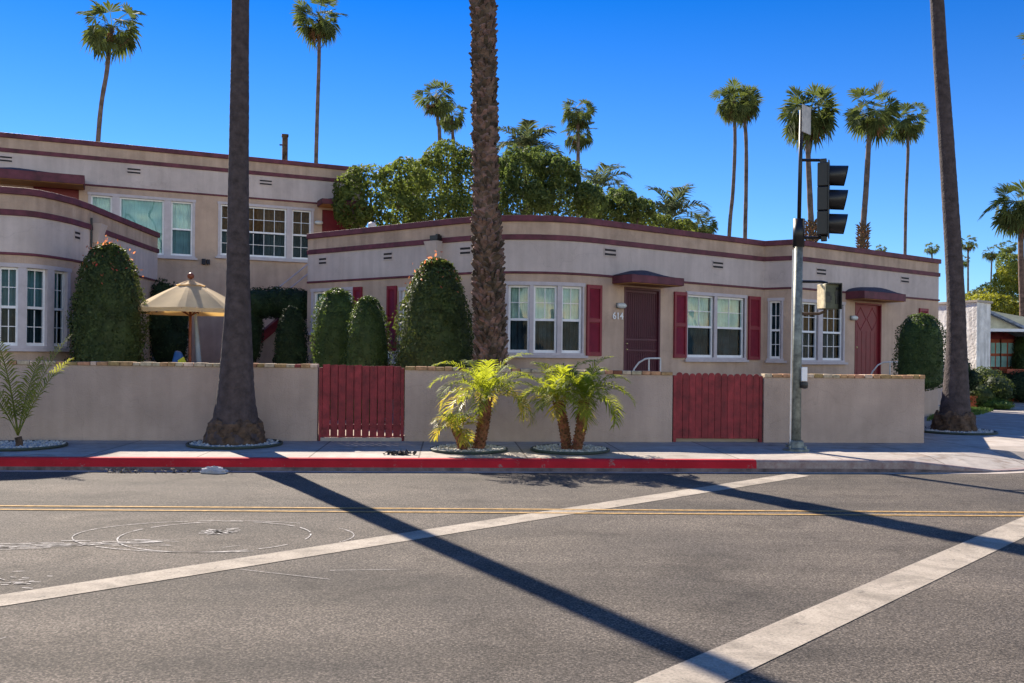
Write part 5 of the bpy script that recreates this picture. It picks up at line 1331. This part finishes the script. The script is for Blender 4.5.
def gable(y0, y1, lift, over, m=0):
    return [(xa-over, y0, za-0.09+lift), (xb, y0, zb_-0.09+lift), (xb, y1, zb_-0.09+lift), (xa-over, y1, za-0.09+lift), (xa-over, y0, za+lift), (xb, y0, zb_+lift), (xb, y1, zb_+lift), (xa-over, y1, za+lift)]
mb.hexa(gable(HB-0.22, HB+9, 0, 0.0)); mb.hexa([(xa-6, HB-0.22, za-2.1), (xa, HB-0.22, za-0.09), (xa, HB+9, za-0.09), (xa-6, HB+9, za-2.1), (xa-6, HB-0.22, za-2.01), (xa, HB-0.22, za), (xa, HB+9, za), (xa-6, HB+9, za-2.01)]); mb.build('roof', M['slate'], hz)
zl = hp(1000, 329.5, HB).z
mb = MB(); vs = [(xa-1, HB, zl), (xb, HB, zl), (xb, HB, max(zl+0.01, zb_-0.16)), (xa, HB, za-0.16), (xa-1, HB, za-0.5)]; mb.add(vs, [(0, 1, 2, 3, 4)]); mb.build('gable_wall', M['cream'], hz)
mb = MB(); mb.box(((xa+xb)/2+0.4, HB-0.1, zl-0.03), (xb-xa+0.6, 0.5, 0.10)); mb.build('porch_beam', M['white'], hz)
px_ = hp(984, 350, HB-0.2); mb = MB(); mb.box((px_.x, HB-0.2, (SW+zl)/2), (0.26, 0.26, zl-SW-0.08)); mb.build('porch_post', M['cream'], hz)
mb = MB(); xr0 = hp(986, 350, HB+1.2).x; mb.box(((xr0+xb)/2, HB+1.4, (SW+zl)/2), (xb-xr0+1.0, 0.2, zl-SW)); mb.box((xa-0.2, HB+3, (SW+za-1)/2), (0.2, 5, za-1-SW)); mb.build('porch_wall', M['redwood'], hz)
for pxc, w, nm in ((996, 0.42, 'window'), (1008, 0.55, 'door')):
    cxp = hp(pxc, 350, HB+1.2).x; fm = MB(); z0, z1 = (1.35, 2.35) if nm == 'window' else (SW+0.1, 2.35)
    fm.box((cxp, HB+1.27, (z0+z1)/2), (w, 0.05, z1-z0)); f_ = fm.build(nm, M['terracotta'], hz)
    pm2 = MB(); zz_ = 1.4
    for r_ in range(2):
        for k in (-1, 1): pm2.box((cxp+k*w*0.22, HB+1.24, 1.55+r_*0.48), (w*0.34, 0.02, 0.38))
    pm2.build('pane', M['curtain'], f_)
q = hp(1018, 362, HB-0.1); mb = MB(); mb.box((q.x+1.2, HB-0.1, 0.75), (3.2, 0.12, 1.1)); mb.build('porch_rail', M['terracotta'], hz)

# ------------------------------------------------------------------ traffic signal
B = ground(796, 450.5, SW); TD = B.y
sg = thing('traffic_signal', (B.x, TD, SW), 'galvanised traffic signal pole with side facing lights and pedestrian box at the kerb', 'traffic light')
def zz_at(py, px=798): return at(px, py, TD).z
X0 = B.x; ptop = at(801, 110, TD)
mb = MB(); mb.tube([(X0, TD, SW), (X0+0.005, TD, zz_at(243))], [0.072, 0.064], 16); mb.build('pole', M['steel'], sg, smooth=True)
mb = MB(); mb.lathe((X0, TD, SW), [(0.20, 0), (0.20, 0.03), (0.13, 0.05), (0.11, 0.14), (0.095, 0.16)], 16)
for k in range(4): a = k*PI/2+0.7; mb.lathe((X0+0.165*math.cos(a), TD+0.165*math.sin(a), SW+0.03), [(0.02, 0), (0.02, 0.05), (0.008, 0.06)], 6)
mb.build('base', M['steel'], sg)
mb = MB(); mb.tube([(X0+0.005, TD, zz_at(247)), (X0+0.01, TD, zz_at(219))], 0.088, 16); mb.build('clamp', M['black'], sg, smooth=True)
mb = MB(); mb.tube([(X0+0.01, TD, zz_at(219)), (X0+0.03, TD, ptop.z)], 0.03, 10); mb.build('mast_pipe', M['black'], sg, smooth=True)
mb = MB(); mb.tube([(X0-0.10, TD-0.03, SW+0.1), (X0-0.088, TD-0.03, zz_at(250))], 0.011, 8); mb.build('conduit', M['rail'], sg)
for py in (160, 237.5):
    z = zz_at(py); mb = MB(); mb.tube([(X0+0.01, TD, z), (X0+0.40, TD, z)], 0.024, 8); mb.build('bracket', M['black'], sg)
# three section head facing right
hx = at(823, 200, TD).x; zt_, zb2 = zz_at(164, 823), zz_at(236, 823); sec = (zt_-zb2)/3
for_dir = 0.06
hb = MB()
for k in range(3): hb.box((hx, TD, zb2+sec*(k+0.5)), (0.16, 0.34, sec*0.97))
hb.box((hx+0.085, TD, (zt_+zb2)/2), (0.02, 0.40, zt_-zb2+0.05)); hb.box((hx, TD, zt_+0.03), (0.10, 0.12, 0.09)); hb.box((hx+0.02, TD, zb2-0.04), (0.09, 0.12, 0.08))
HR = math.radians(-21); head = hb.rotz((hx, TD), HR).build('signal_head', M['black'], sg, bevel=0.012)
for k in range(3):
    zc = zb2+sec*(k+0.5); vm = MB(); n = 20; R_ = 0.155; vs = []; fs = []; ln = 0.27
    ang = np.linspace(-1.15, PI+1.15, n)
    for rr in (R_, R_-0.006):
        for xx in (0, 1):
            for a in ang: vs.append((hx+0.095+xx*ln*(0.88+0.12*math.sin(a)), TD+rr*math.cos(a)*(1-0.06*xx), zc+rr*math.sin(a)-0.02*xx))
    for s_ in (0, 2*n):
        for i in range(n-1): fs.append((s_+i, s_+i+1, s_+n+i+1, s_+n+i))
    for i in range(n-1): fs.append((n+i, n+i+1, 3*n+i+1, 3*n+i))
    vm.add(vs, fs); vm.rotz((hx, TD), HR).build('visor', M['black'], head, smooth=True)
    lm = MB(); lm.tube([(hx+0.095, TD, zc), (hx+0.11, TD, zc), (hx+0.122, TD, zc)], [0.145, 0.13, 0.04], 20); lm.rotz((hx, TD), HR).build('lens', M['lens'], head)
# street sign seen nearly edge on from behind
q = at(807, 120, TD); mb = MB()
rz = math.radians(48)
mb.box((X0+0.09, TD-0.05, (zz_at(107)+zz_at(134))/2), (0.30, 0.012, zz_at(107)-zz_at(134)), rz); sgn_ = mb.build('sign_plate', M['sign_back'], sg)
mb = MB(); mb.box((X0+0.08, TD-0.03, (zz_at(107)+zz_at(134))/2), (0.03, 0.03, zz_at(107)-zz_at(134)-0.02), rz); mb.build('sign_channel', M['black'], sgn_)
# pedestrian signal box
qc = at(828, 296.5, TD); zt3, zb3 = zz_at(284, 828), zz_at(309.5, 828); rzp = math.radians(15)
ph = MB(); ph.box((qc.x, TD-0.02, (zt3+zb3)/2), (0.22, 0.21, zt3-zb3), rzp); ped = ph.build('pedestrian_signal', M['ped_olive'], sg, bevel=0.012)
cpt = Chord((qc.x, TD-0.02), (qc.x+math.cos(rzp), TD-0.02+math.sin(rzp)))
mb = MB(); cpt.box(mb, -0.135, -0.112, zb3+0.010, zt3-0.010, -0.10, 0.10); mb.build('housing_side', M['ped_yellow'], ped, bevel=0.006)
mb = MB(); cpt.box(mb, -0.10, 0.125, zt3-0.012, zt3+0.006, 0.107, 0.17); cpt.box(mb, 0.112, 0.125, zb3, zt3, 0.05, 0.17); mb.build('hood', M['black'], ped)
zc = (zt3+zb3)/2
mb = MB()     # raised hand and walking figure on the face
cpt.box(mb, -0.085, -0.03, zc-0.07, zc+0.0, 0.1065, 0.112)
for k in range(4): cpt.box(mb, -0.085+k*0.0145, -0.074+k*0.0145, zc+0.0, zc+0.055-abs(k-1.5)*0.008, 0.1065, 0.112)
cpt.box(mb, -0.028, -0.014, zc-0.045, zc+0.005, 0.1065, 0.112)
mb.lathe(cpt.pt(0.055, 0.109, zc+0.085), [(0.002, -0.016), (0.014, -0.01), (0.016, 0), (0.012, 0.011), (0.002, 0.016)], 10)
cpt.box(mb, 0.04, 0.068, zc-0.01, zc+0.065, 0.1065, 0.112); cpt.box(mb, 0.028, 0.04, zc+0.0, zc+0.05, 0.1065, 0.112); cpt.box(mb, 0.068, 0.085, zc+0.015, zc+0.05, 0.1065, 0.112)
cpt.box(mb, 0.036, 0.050, zc-0.085, zc-0.01, 0.1065, 0.112); cpt.box(mb, 0.058, 0.074, zc-0.085, zc-0.01, 0.1065, 0.112)
cs = Vector(cpt.pt(0.0, 0.107, zc)); mb.v = [tuple(cs+(Vector(v_)-cs)*1.4) for v_ in mb.v]; mb.build('symbol', M['black'], ped)
for py, xx in ((281.5, 0.36), (313.5, 0.33)):
    mb = MB(); z = zz_at(py); zr_ = zt3 if py < 300 else zb3
    mb.tube([(X0, TD, z), (X0+xx, TD, z), (X0+xx+0.09, TD, (z+zr_)/2), (X0+xx+0.10, TD, zr_)], 0.022, 8); mb.build('bracket', M['black'] if py < 300 else M['trunk_base'], sg)
bz1, bz0 = zz_at(367, 800), zz_at(381, 800); mb = MB(); mb.box((X0+0.085, TD-0.09, (bz0+bz1)/2), (0.085, 0.05, bz1-bz0)); pbx = mb.build('push_button_sign', M['white'], sg, bevel=0.006)
mb = MB(); mb.lathe((X0+0.085, TD-0.09, bz0-0.06), [(0.02, -0.055), (0.055, -0.045), (0.06, 0), (0.055, 0.045), (0.02, 0.055)], 14); mb.build('push_button', M['black'], sg)

# ------------------------------------------------------------------ litter in the gutter and on the pavement
def litter(px, py, z, n, spread, size, mat, label, name, seed):
    rng = np.random.default_rng(seed); g0 = ground(px, py, z); P = np.stack([g0.x+rng.normal(0, spread, n), g0.y+rng.normal(0, spread*0.25, n), z+0.012+np.abs(rng.normal(0, 0.02, n))], axis=1)
    V, Q = leaf_quads(P, np.tile([0, 0, 1.0], (n, 1)), size, 0.6, 0.7, rng=rng); tag(np_mesh(name, V, Q, M[mat]), label, 'litter', kind='stuff')
litter(122, 472.8, 0.0, 50, 0.16, 0.05, 'litter', 'pale dry leaves scattered in the gutter by the dark end of the kerb', 'leaf_litter', 61)
litter(180, 472.8, 0.0, 30, 0.22, 0.05, 'litter_dark', 'dark leaf litter in the gutter beside the crumpled bag', 'leaf_litter', 62)
litter(398, 454.8, SW, 60, 0.10, 0.09, 'litter_dark', 'small heap of dark leaves on the pavement by the slatted gate', 'leaf_litter', 63)
g0 = ground(214, 473.3, 0.0); mb = MB(); n = 18; rows = 7; vs = []; fs = []
for i in range(rows+1):
    a = PI/2*i/rows
    for k in range(n):
        b_ = 2*PI*k/n; w = 1+random.uniform(-0.14, 0.14); vs.append((g0.x+0.19*w*math.cos(a)*math.cos(b_), g0.y+0.07*w*math.cos(a)*math.sin(b_), 0.004+0.085*w*math.sin(a)))
for i in range(rows):
    for k in range(n): fs.append((i*n+k, i*n+(k+1) % n, (i+1)*n+(k+1) % n, (i+1)*n+k))
mb.add(vs, fs); tag(mb.build('crumpled_bag', M['paper']), 'crumpled grey bag lying in the gutter below the smooth palm', 'bag')

# ------------------------------------------------------------------ light, sky, camera
EL = math.radians(35.0); AZ = math.radians(-30)      # sun behind the buildings, left of the view
sd = Vector((math.sin(AZ)*math.cos(EL), math.cos(AZ)*math.cos(EL), math.sin(EL)))
sun = bpy.data.lights.new('sun', 'SUN'); sun.energy = 5.0; sun.angle = math.radians(0.5); sun.color = (1.0, 0.90, 0.76)
so = bpy.data.objects.new('sun', sun); COL.objects.link(so); so.location = (-20, 40, 30); so.rotation_euler = (-sd).to_track_quat('-Z', 'Y').to_euler()
W = bpy.data.worlds.new('World'); SC.world = W; W.use_nodes = True; nt = W.node_tree; nt.nodes.clear()
out = nd(nt, 'ShaderNodeOutputWorld'); bgd = nd(nt, 'ShaderNodeBackground'); sky = nd(nt, 'ShaderNodeTexSky')
sky.sky_type = 'NISHITA'; sky.sun_disc = False; sky.sun_elevation = EL; sky.sun_rotation = AZ
sky.altitude = 0; sky.air_density = 1.0; sky.dust_density = 0.0; sky.ozone_density = 4.0
hs = nd(nt, 'ShaderNodeHueSaturation'); hs.inputs['Saturation'].default_value = 1.0
# the clear sky on the sun's side is deep blue; a paler, warmer tint is added behind the street to brighten facades
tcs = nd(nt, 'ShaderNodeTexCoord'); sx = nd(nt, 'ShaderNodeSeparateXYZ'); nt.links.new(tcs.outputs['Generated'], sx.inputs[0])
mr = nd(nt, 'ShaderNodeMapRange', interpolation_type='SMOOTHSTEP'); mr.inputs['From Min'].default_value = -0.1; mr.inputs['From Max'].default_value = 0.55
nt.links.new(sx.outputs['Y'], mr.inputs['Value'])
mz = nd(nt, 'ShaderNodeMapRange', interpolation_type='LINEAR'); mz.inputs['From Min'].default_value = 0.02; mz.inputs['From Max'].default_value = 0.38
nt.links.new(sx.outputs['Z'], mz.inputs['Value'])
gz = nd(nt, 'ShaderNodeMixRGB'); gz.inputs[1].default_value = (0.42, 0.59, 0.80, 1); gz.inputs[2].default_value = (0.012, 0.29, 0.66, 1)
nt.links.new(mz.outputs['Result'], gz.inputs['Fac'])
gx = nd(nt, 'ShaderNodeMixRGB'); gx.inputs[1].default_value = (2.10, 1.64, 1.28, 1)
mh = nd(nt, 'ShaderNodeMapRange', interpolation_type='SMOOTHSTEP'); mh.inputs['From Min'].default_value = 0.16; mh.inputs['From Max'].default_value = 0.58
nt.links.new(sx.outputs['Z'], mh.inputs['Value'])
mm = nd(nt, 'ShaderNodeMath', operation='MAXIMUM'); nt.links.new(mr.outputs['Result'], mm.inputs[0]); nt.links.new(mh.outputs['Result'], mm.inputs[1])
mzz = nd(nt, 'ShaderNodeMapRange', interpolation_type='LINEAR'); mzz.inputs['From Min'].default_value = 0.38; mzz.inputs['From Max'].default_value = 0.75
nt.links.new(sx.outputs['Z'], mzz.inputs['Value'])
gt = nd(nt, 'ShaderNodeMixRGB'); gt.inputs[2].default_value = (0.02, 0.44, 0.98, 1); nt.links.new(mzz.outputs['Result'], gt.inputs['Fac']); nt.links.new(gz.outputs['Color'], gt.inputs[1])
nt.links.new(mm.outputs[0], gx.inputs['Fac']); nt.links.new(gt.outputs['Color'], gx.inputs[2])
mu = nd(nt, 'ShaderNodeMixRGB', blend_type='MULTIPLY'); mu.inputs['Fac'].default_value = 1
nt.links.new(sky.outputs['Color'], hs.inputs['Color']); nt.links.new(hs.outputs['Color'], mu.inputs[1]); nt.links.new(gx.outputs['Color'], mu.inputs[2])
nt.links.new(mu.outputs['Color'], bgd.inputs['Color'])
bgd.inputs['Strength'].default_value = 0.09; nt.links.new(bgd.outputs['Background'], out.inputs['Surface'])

cam = bpy.data.cameras.new('camera'); co = bpy.data.objects.new('camera', cam); COL.objects.link(co)
cam.sensor_width = 36.0; cam.lens = 36.0*F/1024; cam.shift_y = (CY-341.5)/1024; cam.clip_start = 0.1; cam.clip_end = 3000
co.matrix_world = Matrix(((CR, -SR, 0, 0), (0, 0, -1, 0), (SR, CR, 0, EYE), (0, 0, 0, 1)))
SC.camera = co
SC.render.resolution_x = 1024; SC.render.resolution_y = 683
SC.view_settings.view_transform = 'Standard'; SC.view_settings.look = 'None'; SC.view_settings.gamma = 1.0; SC.view_settings.use_curve_mapping = False
SC.view_settings.exposure = 1.32
SC.cycles.max_bounces = 6; SC.cycles.transparent_max_bounces = 10; SC.cycles.use_denoising = True
